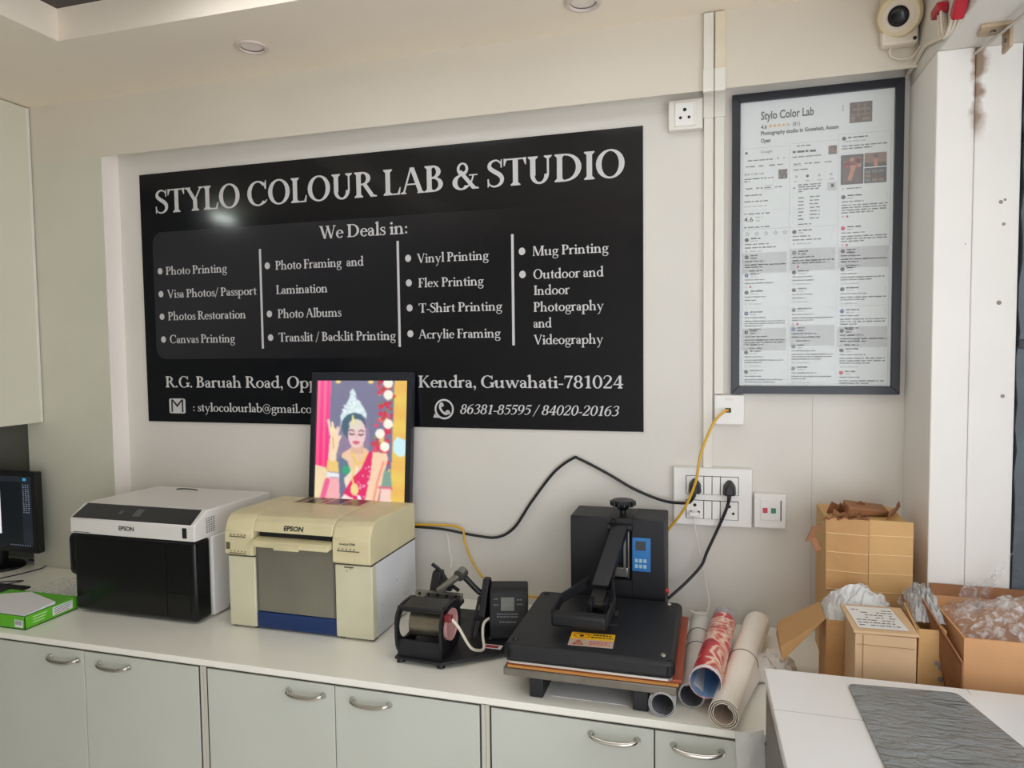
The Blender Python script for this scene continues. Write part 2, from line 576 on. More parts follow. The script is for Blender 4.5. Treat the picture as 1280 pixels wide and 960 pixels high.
mb = MB().box(-2.735, XR + 0.1, 0, 0.1, -0.1, 2.9)
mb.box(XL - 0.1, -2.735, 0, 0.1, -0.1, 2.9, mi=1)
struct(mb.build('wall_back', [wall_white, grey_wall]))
mb = MB().box(XL - 0.1, XL, YF, 0, -0.1, 2.9)
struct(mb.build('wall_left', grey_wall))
# right wall with the shop-front opening
mb = MB()
mb.box(XR, XR + 0.1, OPEN_Y1, 0.0, -0.1, 2.9)
mb.box(XR, XR + 0.1, YF, OPEN_Y0, -0.1, 2.9)
mb.box(XR, XR + 0.1, OPEN_Y0, OPEN_Y1, OPEN_Z1, 2.9)
mb.box(XR, XR + 0.1, OPEN_Y0, OPEN_Y1, -0.1, OPEN_Z0)
struct(mb.build('wall_right', wall_white))
# wall behind the camera with the entrance opening
mb = MB()
mb.box(XL - 0.1, ENT_X0, YF - 0.1, YF, -0.1, 2.9)
mb.box(ENT_X1, XR + 0.1, YF - 0.1, YF, -0.1, 2.9)
mb.box(ENT_X0, ENT_X1, YF - 0.1, YF, ENT_Z1, 2.9)
struct(mb.build('wall_front', wall_white))
struct(MB().box(XL - 0.1, XR + 0.1, YF - 0.1, 0.1, -0.12, 0.0).build('floor', floor_mat))
# lowered ceiling border around a dark raised middle
RX0, RX1, RY0, RY1, RD = -1.995, 0.35, -3.0, -0.515, 0.10
mb = MB()
T = 2.86
mb.box(XL, RX0, YF, 0, CZ, T)
mb.box(RX1, XR, YF, 0, CZ, T)
mb.box(RX0, RX1, RY1, 0, CZ, T)
mb.box(RX0, RX1, YF, RY0, CZ, T)
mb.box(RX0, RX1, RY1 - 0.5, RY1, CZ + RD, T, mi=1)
mb.box(RX0, RX1, RY0, RY1 - 0.5, CZ + RD, T)
struct(mb.build('ceiling', [ceil_white, dark_ceiling]))

# beam along the back wall, pier at the left, pier and lintel at the right
mb = MB().prism([(-0.08, BEAM_Z), (0, BEAM_Z + 0.034), (0, CZ), (-0.08, CZ)], 'x', -2.735, 0.535)
struct(mb.build('trim_1', mat('beam_paint', (216, 208, 193), 0.55, var=0.03, scale=3, bump=0.05, bscale=25)))
mb = MB().box(-2.735, -2.297, -0.0796, 0, 0.0, BEAM_Z + 0.034)
mb.box(-2.2969, -2.2955, -0.0796, 0, 0.0, BEAM_Z + 0.034, mi=1)  # window light on the pier's side face, painted as a paler strip
struct(mb.build('trim_2', [mat('pier_paint', (211, 210, 194), 0.55, var=0.03, scale=3, bump=0.05, bscale=25), mat('pier_lit_side', (246, 238, 232), 0.5, var=0.02, scale=5)]))

# right-hand pier: stained plaster
stain = mat('plaster_pier_white', (236, 233, 228), 0.6, var=0.02, scale=4, bump=0.06, bscale=30)
nt = stain.node_tree
bs = nt.nodes['Principled BSDF']
oldc = bs.inputs['Base Color'].links[0].from_socket
tc = nt.nodes.new('ShaderNodeTexCoord')
sep = nt.nodes.new('ShaderNodeSeparateXYZ')
nt.links.new(tc.outputs['Object'], sep.inputs[0])
ns = nt.nodes.new('ShaderNodeTexNoise')
ns.inputs['Scale'].default_value = 22
ns.inputs['Detail'].default_value = 6
nt.links.new(tc.outputs['Object'], ns.inputs['Vector'])


def math_node(op, a, b=None, clamp=False):
    n = nt.nodes.new('ShaderNodeMath')
    n.operation = op
    n.use_clamp = clamp
    for i, q in enumerate((a, b)):
        if q is None:
            continue
        if isinstance(q, (int, float)):
            n.inputs[i].default_value = q
        else:
            nt.links.new(q, n.inputs[i])
    return n.outputs[0]


dx = math_node('ABSOLUTE', math_node('SUBTRACT', sep.outputs['X'], 0.626))
mx = math_node('SUBTRACT', 1.0, math_node('MULTIPLY', dx, 46.0))           # 1 on the joint, 0 two centimetres off it
mz = math_node('MULTIPLY', math_node('SUBTRACT', sep.outputs['Z'], 2.13), 8.0, True)
nn = math_node('MULTIPLY', math_node('SUBTRACT', ns.outputs['Fac'], 0.5), 2.6)
msk = math_node('MULTIPLY', math_node('MULTIPLY', math_node('ADD', mx, nn), mz), 1.6, True)
mixn = nt.nodes.new('ShaderNodeMixRGB')
nt.links.new(msk, mixn.inputs['Fac'])
nt.links.new(oldc, mixn.inputs['Color1'])
mixn.inputs['Color2'].default_value = (*lin((150, 128, 108)), 1)
nt.links.new(mixn.outputs['Color'], bs.inputs['Base Color'])

mb = MB()
mb.box(0.535, 0.6205, -0.262, 0, 0.0, B2Z, bev=0.004)
mb.box(0.6215, 0.724, -0.258, 0, 0.0, B2Z, bev=0.004)
rng = random.Random(5)
for x, z, r in ((0.683, 1.985, 0.006), (0.692, 1.99, 0.004), (0.69, 1.93, 0.005), (0.684, 1.735, 0.007), (0.697, 1.50, 0.006), (0.606, 1.885, 0.003)):
    mb.cyl((x, -0.2575, z), (x, -0.259 if x > 0.62 else -0.2625, z), r, r * 0.5, n=9, mi=1)
struct(mb.build('trim_3', [stain, mat('old_nail_hole', (150, 140, 130), 0.8)]))
struct(MB().box(0.535, XR, OPEN_Y0 - 0.1, 0, B2Z, CZ, bev=0.006).build('trim_4', wall_white))

# weathered blue-grey jamb beside the pier
jamb = mat('blue_grey_jamb', (84, 94, 102), 0.5, var=0.12, scale=9, bump=0.2, bscale=30)
mb = MB()
N = 40
prev = 0.0
for i in range(N):
    z0, z1 = 0.0 + i * B2Z / N, (i + 1) * B2Z / N
    e = rng.uniform(-0.004, 0.004) if z0 > 1.2 else rng.uniform(-0.0015, 0.0015)
    mb.hexa([(0.728 + prev, -0.262, z0), (0.86, -0.262, z0), (0.86, -0.2, z0), (0.728 + prev, -0.2, z0)],
            [(0.728 + e, -0.262, z1), (0.86, -0.262, z1), (0.86, -0.2, z1), (0.728 + e, -0.2, z1)])
    prev = e
for z in (1.62, 2.13):
    mb.box(0.727, 0.86, -0.268, -0.2, z, z + 0.022, bev=0.002, mi=1)
struct(mb.build('door_1', [jamb, mat('jamb_band_dark', (40, 44, 50), 0.5)]))
# fine joints between the wall boards
mb = MB()
for x, z0, z1 in ((0.285, 0.80, 1.478),):
    mb.box(x, x + 0.0012, -0.0006, 0, z0, z1)
struct(mb.build('trim_5', mat('board_joint', (178, 172, 165), 0.7)))

# ------------------------------------------------------------------ ceiling downlights
lamp_rim = mat('downlight_rim', (214, 200, 190), 0.4)
lamp_lens = mat('downlight_lens', (232, 222, 212), 0.3)


def downlight(x, y, label):
    t = thing('ceiling_downlight', label, 'ceiling light', (x, y, CZ), 0, 'recessed ceiling downlights')
    Mx = Matrix.Translation((x, y, CZ)) @ Matrix.Rotation(pi, 4, 'X')
    MB().lathe([(0.036, 0.0), (0.050, 0.0), (0.053, 0.004), (0.050, 0.009), (0.040, 0.010), (0.036, 0.004)], Mx, 36).build('rim', lamp_rim, t)
    MB().lathe([(0, 0.002), (0.0355, 0.002), (0.0355, 0.0), (0.0, 0.0)], Mx, 32).build('lens', lamp_lens, t)


downlight(-1.44, -0.30, 'round white recessed downlight above the left half of the black sign')
downlight(-0.365, -0.265, 'round white recessed downlight at the top edge, above the right half of the sign')

# added fill lights shaped as panels in the raised ceiling, unseen above the frame
for px_ in (-1.2, -0.25):
    t = thing('ceiling_fill_panel', 'added unseen fill-light panel in the raised ceiling' + (' nearer the left wall' if px_ < -1 else ' nearer the shop front'), 'ceiling light', (px_, -0.88, CZ + RD))
    MB().box(px_ - 0.30, px_ + 0.30, -1.16, -0.60, CZ + RD - 0.02, CZ + RD - 0.0005, bev=0.003).build('frame', lamp_rim, t)
    MB().box(px_ - 0.28, px_ + 0.28, -1.14, -0.62, CZ + RD - 0.024, CZ + RD - 0.0195).build('diffuser', mat('fill_panel_glow', (250, 250, 245), 0.4, var=0, emit=(248, 251, 255), estr=FILL_PANEL), t)

# ------------------------------------------------------------------ overhead cabinet on the left wall
cab_white = mat('cabinet_laminate', (216, 214, 197), 0.35, var=0.02, scale=4)
cab_edge = mat('cabinet_edge_band', (228, 226, 216), 0.4)
t = thing('wall_cabinet', 'white overhead cabinet high at the left above the monitor', 'cabinet', (-2.97, -0.2, 1.354))
MB().box(XL + 0.002, -2.645, -0.40, -0.083, 1.354, CZ - 0.004, bev=0.003).build('body', cab_white, t)
for a, b in ((-3.296, -2.974), (-2.971, -2.647)):
    d = MB().box(a, b, -0.42, -0.4005, 1.352, CZ - 0.006, bev=0.002).build('door', cab_white, t)
    MB().tube([((b if a < -3 else a) + (-0.03 if a < -3 else 0.03), -0.42, 1.42), ((b if a < -3 else a) + (-0.03 if a < -3 else 0.03), -0.442, 1.45), ((b if a < -3 else a) + (-0.03 if a < -3 else 0.03), -0.442, 1.50), ((b if a < -3 else a) + (-0.03 if a < -3 else 0.03), -0.42, 1.53)], 0.005, 8).build('handle', mat('chrome', (200, 198, 192), 0.22, 1.0, var=0.02), d)
MB().box(-2.6455, -2.6435, -0.097, -0.085, 1.356, CZ - 0.006).build('edge_band', cab_edge, t)
# small lit LED batten on the left wall, reflected in the glossy sign
t = thing('batten_light', 'small lit LED batten high on the left wall', 'light', (XL, -1.88, 2.53))
MB().box(XL + 0.0005, XL + 0.015, -1.98, -1.78, 2.53, 2.58, bev=0.003).build('housing', cab_edge, t)
MB().box(XL + 0.0145, XL + 0.03, -1.975, -1.785, 2.534, 2.576, bev=0.004).build('diffuser', mat('lit_led', (255, 255, 250), 0.4, var=0, emit=(245, 255, 250), estr=90), t)

# ------------------------------------------------------------------ the big black sign
sign_mat = mat('sign_gloss_black', (15, 17, 22), 0.11, var=0.08, scale=2, spec=0.35)
letter_mat = mat('sign_print_white', (203, 202, 203), 0.35, var=0)
SX0, SX1, SZ0, SZ1 = -2.19, -0.222, 1.358, 2.335
t = thing('shop_sign', 'large glossy black sign listing printing services in white lettering on the back wall', 'sign', (-1.206, 0, SZ0))
MB().box(SX0, SX1, -0.006, -0.0005, SZ0, SZ1, bev=0.0015).build('board', sign_mat, t)
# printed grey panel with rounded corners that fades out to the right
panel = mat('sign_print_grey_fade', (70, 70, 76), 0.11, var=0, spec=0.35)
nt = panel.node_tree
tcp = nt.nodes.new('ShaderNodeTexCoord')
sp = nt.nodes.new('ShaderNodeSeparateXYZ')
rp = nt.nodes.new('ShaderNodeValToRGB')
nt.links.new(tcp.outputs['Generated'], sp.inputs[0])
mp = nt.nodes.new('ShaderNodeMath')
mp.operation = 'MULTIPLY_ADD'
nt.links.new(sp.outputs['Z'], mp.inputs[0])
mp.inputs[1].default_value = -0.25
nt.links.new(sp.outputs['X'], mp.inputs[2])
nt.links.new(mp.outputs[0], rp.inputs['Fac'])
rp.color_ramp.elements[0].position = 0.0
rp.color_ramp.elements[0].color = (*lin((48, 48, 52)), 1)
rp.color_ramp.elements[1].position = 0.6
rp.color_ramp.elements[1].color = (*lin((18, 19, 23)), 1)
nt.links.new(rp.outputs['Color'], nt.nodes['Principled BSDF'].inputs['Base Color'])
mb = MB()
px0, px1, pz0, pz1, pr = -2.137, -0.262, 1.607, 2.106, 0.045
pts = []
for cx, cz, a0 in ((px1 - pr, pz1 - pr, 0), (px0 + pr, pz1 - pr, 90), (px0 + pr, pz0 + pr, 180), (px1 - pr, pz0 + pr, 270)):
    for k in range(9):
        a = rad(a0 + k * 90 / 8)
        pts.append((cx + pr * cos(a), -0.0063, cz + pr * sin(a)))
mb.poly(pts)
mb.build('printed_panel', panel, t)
LY = -0.0067
TXT = [('title_lettering', [('STYLO COLOUR LAB & STUDIO', -2.118, -0.275, 2.1790, 0.0900)]),
       ('heading_lettering', [('We Deals in:', -1.392, -1.035, 2.0415, 0.0460)]),
       ('service_lettering', [('Photo Printing', -2.079, -1.793, 1.9380, 0.0320), ('Visa Photos/ Passport', -2.076, -1.664, 1.8480, 0.0320),
                              ('Photos Restoration', -2.076, -1.714, 1.7600, 0.0330), ('Canvas Printing', -2.072, -1.767, 1.6695, 0.0330)]),
       ('service_lettering', [('Photo Framing  and', -1.581, -1.213, 1.9375, 0.0330), ('Lamination', -1.581, -1.361, 1.8470, 0.0330),
                              ('Photo Albums', -1.577, -1.308, 1.7575, 0.0330), ('Translit / Backlit Printing', -1.576, -1.093, 1.6695, 0.0330)]),
       ('service_lettering', [('Vinyl Printing', -1.007, -0.741, 1.9375, 0.0320), ('Flex Printing', -1.004, -0.76, 1.8515, 0.0320),
                              ('T-Shirt Printing', -1.004, -0.695, 1.7635, 0.0320), ('Acrylie Framing', -1.006, -0.702, 1.6720, 0.0320)]),
       ('service_lettering', [('Mug Printing', -0.589, -0.332, 1.9420, 0.0320), ('Outdoor and', -0.587, -0.348, 1.8650, 0.0320),
                              ('Indoor', -0.586, -0.461, 1.8115, 0.0320), ('Photography', -0.587, -0.349, 1.7560, 0.0320), ('and', -0.588, -0.523, 1.7025, 0.0320),
                              ('Videography', -0.587, -0.351, 1.6465, 0.0320)]),
       ('address_lettering', [('R.G. Baruah Road, Opp', -2.101, -1.410, 1.4950, 0.0440), ('Kendra, Guwahati-781024', -1.011, -0.285, 1.4995, 0.0420)]),
       ('email_lettering', [(': stylocolourlab@gmail.com', -1.974, -1.396, 1.4015, 0.0330)]),
       ('phone_lettering', [('86381-85595 / 84020-20163', -0.858, -0.303, 1.4085, 0.0330)])]
for nm, rows in TXT:
    mb = MB()
    for s, x0, x1, z, cap in rows:
        roman(mb, s, x0, x1, z, cap, LY, slant=0.22 if nm == 'phone_lettering' else 0.0)
    mb.build(nm, letter_mat, t)
for x, z in [(-2.105, 1.954), (-2.105, 1.864), (-2.104, 1.775), (-2.101, 1.685), (-1.615, 1.954), (-1.612, 1.774), (-1.61, 1.685), (-1.04, 1.955), (-1.039, 1.869),
             (-1.038, 1.781), (-1.037, 1.69), (-0.624, 1.959), (-0.623, 1.882)]:
    mb = MB()
    mb.poly([(x + 0.0115 * cos(2 * pi * k / 20), LY, z + 0.0125 * sin(2 * pi * k / 20)) for k in range(20)])
    mb.build('bullet_mark', letter_mat, t)
for x in (-1.645, -1.079, -0.657):
    MB().box(x - 0.0045, x + 0.0045, LY, -0.006, 1.644, 2.018).build('divider_line', letter_mat, t)
# envelope emblem: rounded white tile with a black M
mb = MB()
ex0, ex1, ez0, ez1, er = -2.085, -2.008, 1.392, 1.451, 0.008
pts = []
for cx, cz, a0 in ((ex1 - er, ez1 - er, 0), (ex0 + er, ez1 - er, 90), (ex0 + er, ez0 + er, 180), (ex1 - er, ez0 + er, 270)):
    for k in range(5):
        a = rad(a0 + k * 22.5)
        pts.append((cx + er * cos(a), LY, cz + er * sin(a)))
mb.poly(pts)
for q in ([(-2.075, 1.397), (-2.068, 1.397), (-2.068, 1.444), (-2.075, 1.447)], [(-2.025, 1.397), (-2.018, 1.397), (-2.018, 1.447), (-2.025, 1.444)],
          [(-2.075, 1.447), (-2.066, 1.447), (-2.0465, 1.427), (-2.0465, 1.416)], [(-2.018, 1.447), (-2.027, 1.447), (-2.0465, 1.427), (-2.0465, 1.416)]):
    mb.poly([(x, LY - 0.0004, z) for x, z in q], 1)
mb.build('envelope_emblem', [letter_mat, mat('sign_print_black', (26, 26, 30), 0.3, var=0)], t)
# telephone emblem: speech-bubble ring with a handset
mb = MB()
for q in ring(0, 0, 36, 36, 6.5, 6.5, 0, 360, 36) + [[(-36, -16), (-42, -30), (-18, -31)], [(-33, -19), (-24, -27), (-18, -31), (-30, -24)]] + \
        rb([(-13, 17), (-15, 5), (-8, -8), (4, -16), (16, -13)], [10, 9, 7, 9, 10]) + rb([(-16, 19), (-8, 19), (-5, 9)], [6, 9, 7]) + rb([(5, -10), (15, -8), (20, -16)], [7, 9, 6]):
    mb.poly([(-0.9135 + x * 0.001, LY, 1.4235 + z * 0.001) for x, z in q])
mb.build('telephone_emblem', letter_mat, t)

# ------------------------------------------------------------------ framed poster of reviews
frame_black = mat('frame_black', (34, 38, 46), 0.35, var=0.05)
paper = mat('poster_paper', (214, 220, 220), 0.5, var=0.01)
PX0, PX1, PZ0, PZ1 = 0.048, 0.518, 1.486, 2.394
t = thing('framed_poster', 'tall black-framed poster of customer reviews hung beside the cable trunking', 'picture frame', ((PX0 + PX1) / 2, 0, PZ0))
mb = MB()
fw = 0.024
mb.prism([(PX0, PZ0), (PX1, PZ0), (PX1 - fw, PZ0 + fw), (PX0 + fw, PZ0 + fw)], 'y', -0.024, -0.001, bev=0.0015)
mb.prism([(PX0, PZ1), (PX1, PZ1), (PX1 - fw, PZ1 - fw), (PX0 + fw, PZ1 - fw)], 'y', -0.024, -0.001, bev=0.0015)
mb.prism([(PX0, PZ0), (PX0, PZ1), (PX0 + fw, PZ1 - fw), (PX0 + fw, PZ0 + fw)], 'y', -0.024, -0.001, bev=0.0015)
mb.prism([(PX1, PZ0), (PX1, PZ1), (PX1 - fw, PZ1 - fw), (PX1 - fw, PZ0 + fw)], 'y', -0.024, -0.001, bev=0.0015)
mb.build('frame', frame_black, t)
mb = MB()
PY = -0.012
pal = {'ink': (48, 50, 54), 'grey': (104, 108, 110), 'pale': (168, 173, 174), 'band': (186, 190, 192), 'star': (226, 160, 60), 'red': (190, 40, 60),
       'brown': (84, 66, 62), 'tan': (128, 102, 84), 'blue': (60, 90, 140), 'dark': (50, 50, 52), 'flesh': (184, 120, 92), 'rust': (150, 50, 40), 'white': (232, 236, 236)}
keys = list(pal)
pm = [paper] + [mat('poster_ink_' + k, v, 0.5, var=0) for k, v in pal.items()]
mb.box(PX0 + fw, PX1 - fw, PY, -0.002, PZ0 + fw, PZ1 - fw)
lev = [0]


def pq(x0, x1, z0, z1, k, up=1):
    y = PY - 0.00025 * up
    mb.poly([(x0, y, z0), (x1, y, z0), (x1, y, z1), (x0, y, z1)], 1 + keys.index(k))


def pdisc(x, z, r, k, up=2, n=12):
    y = PY - 0.00025 * up
    mb.poly([(x + r * cos(2 * pi * i / n), y, z + r * sin(2 * pi * i / n)) for i in range(n)], 1 + keys.index(k))


def pstar(x, z, r, k, hollow=False):
    y = PY - 0.0005
    p = [(x + (r if i % 2 == 0 else r * 0.42) * sin(pi * i / 5), z + (r if i % 2 == 0 else r * 0.42) * cos(pi * i / 5)) for i in range(10)]
    mb.poly([(a, y, b) for a, b in p], 1 + keys.index(k))
    if hollow:
        mb.poly([(x + (a - x) * 0.62, y - 0.0002, z + (b - z) * 0.62) for a, b in p], 0)


prn = random.Random(11)


def dashes(x0, x1, z, k='grey', h=0.0042):
    """a line of small print too fine to read"""
    x = x0
    while x < x1 - 0.003:
        w = min(prn.uniform(0.006, 0.022), x1 - x)
        pq(x, x + w, z - h * prn.uniform(0.35, 0.5), z + h * prn.uniform(0.35, 0.5), k)
        x += w + prn.uniform(0.002, 0.004)


# heading block
INK = 1 + keys.index('ink')
sans(mb, 'Stylo Color Lab', 0.034, facing(0.131, PY - 0.0005, 2.315), INK, 0.0008, 0.148)
sans(mb, '4.6', 0.016, facing(0.131, PY - 0.0005, 2.288), INK, 0.0005, 0.017)
for i in range(5):
    pstar(0.158 + i * 0.0125, 2.294, 0.0062, 'star' if i < 4 else 'pale')
sans(mb, '(81)', 0.016, facing(0.221, PY - 0.0005, 2.289), INK, 0.0001, 0.02)
sans(mb, 'Photography studio in Guwahati, Assam', 0.0165, facing(0.131, PY - 0.0005, 2.269), INK, 0.0005, 0.216)
sans(mb, 'Open', 0.0165, facing(0.131, PY - 0.0005, 2.247), INK, 0.0006, 0.028)
for i in range(3):
    pdisc(0.358, 2.333 - i * 0.007, 0.0018, 'ink')
pq(0.376, 0.436, 2.281, 2.340, 'brown')
for k, (a, b, c, d) in enumerate([(0.384, 0.43, 2.316, 2.322), (0.398, 0.402, 2.296, 2.336), (0.38, 0.432, 2.302, 2.306), (0.415, 0.419, 2.306, 2.336), (0.41, 0.43, 2.286, 2.295), (0.38, 0.39, 2.286, 2.3)]):
    pq(a, b, c, d, 'tan', 2)
C1, C2, C3 = (0.083, 0.207), (0.219, 0.342), (0.353, 0.484)
for x in (0.0785, 0.2125, 0.347, 0.4865):
    pq(x, x + 0.0009, 1.515, 2.232 if x < 0.34 else 2.25, 'pale')
for x0, x1, z in ((0.078, 0.212, 2.232), (0.214, 0.346, 2.236), (0.348, 0.487, 2.25), (0.078, 0.487, 1.748), (0.078, 0.346, 1.988)):
    pq(x0, x1, z, z + 0.0009, 'pale')
# first column: search page
sans(mb, 'Google', 0.012, facing(0.131, PY - 0.0005, 2.216), INK, 0, 0.033)
pdisc(0.09, 2.219, 0.004, 'ink')
dashes(0.094, 0.165, 2.196)
pdisc(0.18, 2.197, 0.0025, 'grey')
pdisc(0.197, 2.197, 0.003, 'pale')
for x in (0.088, 0.102, 0.125, 0.155, 0.178):
    dashes(x, x + 0.017, 2.178)
sans(mb, 'Stylo Color Lab', 0.0115, facing(0.084, PY - 0.0005, 2.152), INK, 0, 0.056)
dashes(0.084, 0.168, 2.141)
dashes(0.084, 0.1, 2.134)
pq(0.182, 0.207, 2.135, 2.163, 'dark')
for i in range(4):
    pq(0.184 + i * 0.006, 0.188 + i * 0.006, 2.138 + (i % 2) * 0.011, 2.147 + (i % 2) * 0.011, 'tan', 2)
for x in (0.088, 0.118, 0.142, 0.172):
    dashes(x, x + 0.02, 2.112)
pq(0.141, 0.167, 2.1065, 2.1075, 'grey')
pq(0.141, 0.167, 2.1175, 2.1185, 'grey')
dashes(0.086, 0.135, 2.092)
dashes(0.084, 0.152, 2.073)
dashes(0.084, 0.15, 2.058, 'pale')
pq(0.08, 0.21, 2.045, 2.0457, 'pale')
dashes(0.084, 0.158, 2.036)
sans(mb, '4.6', 0.021, facing(0.084, PY - 0.0005, 2.012), INK, 0.0002, 0.026)
dashes(0.118, 0.138, 2.024, 'pale')
dashes(0.118, 0.13, 2.014, 'pale')
dashes(0.084, 0.165, 1.992 + 0.003)
for i in range(5):
    pstar(0.094 + i * 0.027, 1.975, 0.0078, 'grey', True)
# second column: business page
dashes(0.232, 0.275, 2.228)
dashes(0.221, 0.29, 2.211, 'dark', 0.007)
dashes(0.221, 0.305, 2.196)
pq(0.32, 0.343, 2.196, 2.221, 'brown')
for i in range(3):
    pq(0.322 + i * 0.007, 0.327 + i * 0.007, 2.2, 2.217 - i * 0.004, 'tan', 2)
for x in (0.224, 0.255, 0.28, 0.31):
    dashes(x, x + 0.02, 2.175)
pq(0.222, 0.248, 2.1695, 2.1705, 'grey')
dashes(0.224, 0.27, 2.158)
for x in (0.232, 0.263, 0.296, 0.328):
    pdisc(x, 2.138, 0.0042, 'pale' if x != 0.263 else 'ink')
    dashes(x - 0.006, x + 0.008, 2.124, 'pale')
pdisc(0.226, 2.104, 0.0025, 'ink')
for i in range(4):
    dashes(0.238, 0.30 - (i == 3) * 0.05, 2.113 - i * 0.0068)
pq(0.318, 0.343, 2.09, 2.115, 'band')
pq(0.328, 0.336, 2.1, 2.11, 'dark', 2)
for i in range(7):
    dashes(0.238, 0.253, 2.074 - i * 0.0105)
    dashes(0.27, 0.298, 2.076 - i * 0.0105)
dashes(0.238, 0.275, 1.998 - 0.002)


def review(c, z, h, band=False, head='dark', lines=2, heart=False, likes=True):
    x0, x1 = c
    if band:
        pq(x0 - 0.003, x1 + 0.001, z - h + 0.006, z + 0.012, 'band')
    pdisc(x0 + 0.009, z, 0.0062, head, 3)
    dashes(x0 + 0.02, x0 + prn.uniform(0.04, 0.06), z + 0.004, 'ink', 0.0045)
    dashes(x0 + 0.02, x0 + prn.uniform(0.035, 0.045), z - 0.004, 'pale')
    dashes(x0 + 0.004, x0 + prn.uniform(0.05, 0.075), z - 0.0135, 'grey', 0.0038)
    for i in range(lines):
        dashes(x0 + 0.004, (x1 - 0.004) if i < lines - 1 else x0 + prn.uniform(0.04, 0.1), z - 0.024 - i * 0.0072)
    zz = z - 0.024 - lines * 0.0072 - 0.004
    pdisc(x0 + 0.008, zz, 0.0032, 'pale')
    if heart:
        pdisc(x0 + 0.02, zz, 0.0035, 'red')
    elif likes:
        dashes(x0 + 0.016, x0 + 0.055, zz, 'pale')
    for i in range(3):
        pdisc(x1 - 0.006, z + 0.004 - i * 0.004, 0.0009, 'grey')


review(C1, 1.966 - 0.009, 0.052, lines=1)
for z, h, bnd, ln, ht in ((1.905, 0.056, True, 2, False), (1.849, 0.055, False, 1, True), (1.797, 0.05, False, 1, False), (1.733, 0.058, False, 3, False), (1.675, 0.062, True, 3, False),
                          (1.613, 0.055, False, 2, False), (1.553, 0.05, False, 2, False)):
    review(C1, z, h, bnd, prn.choice(['dark', 'ink', 'blue', 'dark']), ln, ht)
for z, h, bnd, ln, ht in ((1.974, 0.05, False, 1, False), (1.912, 0.06, True, 2, True), (1.853, 0.055, False, 1, False), (1.80, 0.05, False, 1, False), (1.74, 0.058, False, 2, True),
                          (1.682, 0.056, True, 1, False), (1.63, 0.06, False, 3, False), (1.563, 0.05, False, 2, False)):
    review(C2, z, h, bnd, prn.choice(['dark', 'blue', 'brown', 'grey']), ln, ht)
# third column: a review with photos, then more reviews
pdisc(0.362, 2.238, 0.0058, 'dark')
dashes(0.373, 0.425, 2.24, 'ink')
dashes(0.365, 0.42, 2.229, 'pale')
for i in range(2):
    dashes(0.356, 0.478 - i * 0.04, 2.216 - i * 0.0075)
pq(0.354, 0.415, 2.104, 2.19, 'dark')
pq(0.361, 0.408, 2.11, 2.184, 'brown', 2)
for i in range(12):
    pdisc(0.385 + prn.uniform(-0.018, 0.018), 2.165 + prn.uniform(-0.012, 0.014), 0.006, prn.choice(['rust', 'flesh', 'red']), 3)
mb.poly([(0.372, PY - 0.0009, 2.118), (0.382, PY - 0.0009, 2.114), (0.396, PY - 0.0009, 2.158), (0.384, PY - 0.0009, 2.16)], 1 + keys.index('flesh'))
pq(0.417, 0.476, 2.151, 2.191, 'tan')
pq(0.417, 0.476, 2.151, 2.162, 'dark', 2)
pq(0.442, 0.452, 2.151, 2.178, 'flesh', 3)
pdisc(0.447, 2.181, 0.007, 'brown', 4)
pq(0.417, 0.476, 2.104, 2.148, 'dark')
for i in range(9):
    pq(0.42 + (i % 3) * 0.018, 0.434 + (i % 3) * 0.018, 2.108 + (i // 3) * 0.0125, 2.117 + (i // 3) * 0.0125, prn.choice(['grey', 'brown', 'tan', 'grey']), 2)
pdisc(0.36, 2.093, 0.003, 'pale')
dashes(0.37, 0.41, 2.093)
for z, h, bnd, ln, ht, hd in ((2.068, 0.07, False, 4, True, 'ink'), (1.977, 0.065, False, 3, True, 'red'), (1.91, 0.055, True, 2, False, 'brown'), (1.857, 0.05, False, 2, False, 'ink'),
                              (1.798, 0.05, False, 2, False, 'dark'), (1.733, 0.055, False, 3, False, 'blue'), (1.675, 0.055, True, 2, False, 'dark'), (1.617, 0.06, False, 3, False, 'dark'),
                              (1.55, 0.05, False, 2, False, 'red')):
    review(C3, z, h, bnd, hd, ln, ht)
mb.build('poster', pm, t)
glass = mat('picture_glass', (255, 255, 255), 0.02, var=0, alpha=0.10, spec=0.5)
MB().box(PX0 + fw, PX1 - fw, -0.0165, -0.0145, PZ0 + fw, PZ1 - fw).build('glass', glass, t)

# ------------------------------------------------------------------ trunking, sockets, switches on the wall
pvc = mat('white_plastic', (226, 222, 212), 0.4, var=0.02, scale=8)
pvc_old = mat('yellowed_plastic', (222, 212, 188), 0.45, var=0.05, scale=14)
pvc_w = mat('bright_white_plastic', (232, 230, 226), 0.3, var=0.01)
hole = mat('socket_hole', (18, 18, 20), 0.6, var=0)


def trunking(x0, x1, zb, label, m):
    t = thing('cable_trunking', label, 'cable trunking', ((x0 + x1) / 2, 0, zb), 0, 'cable trunking up the wall')
    MB().box(x0, x1, -0.016, -0.0005, zb, BEAM_Z + 0.014, bev=0.0015).build('duct', pvc, t)
    MB().box(x0, x1, -0.096, -0.0805, BEAM_Z + 0.03, CZ - 0.004, bev=0.0015).build('upper_duct', m, t)
    MB().box(x0 - 0.0015, x1 + 0.0015, -0.099, -0.0802, BEAM_Z - 0.010, BEAM_Z + 0.056, bev=0.0015).build('joint_cap', pvc, t)
    MB().box(x0 - 0.0015, x1 + 0.0015, -0.02, -0.0003, BEAM_Z - 0.062, BEAM_Z + 0.018, bev=0.0015).build('joint_cap', pvc, t)


trunking(-0.0355, -0.0075, 1.2505, 'left strip of white cable trunking running down to the switchboard', pvc)
trunking(-0.0025, 0.0255, 1.484, 'right strip of white cable trunking ending at the network socket', pvc_old)


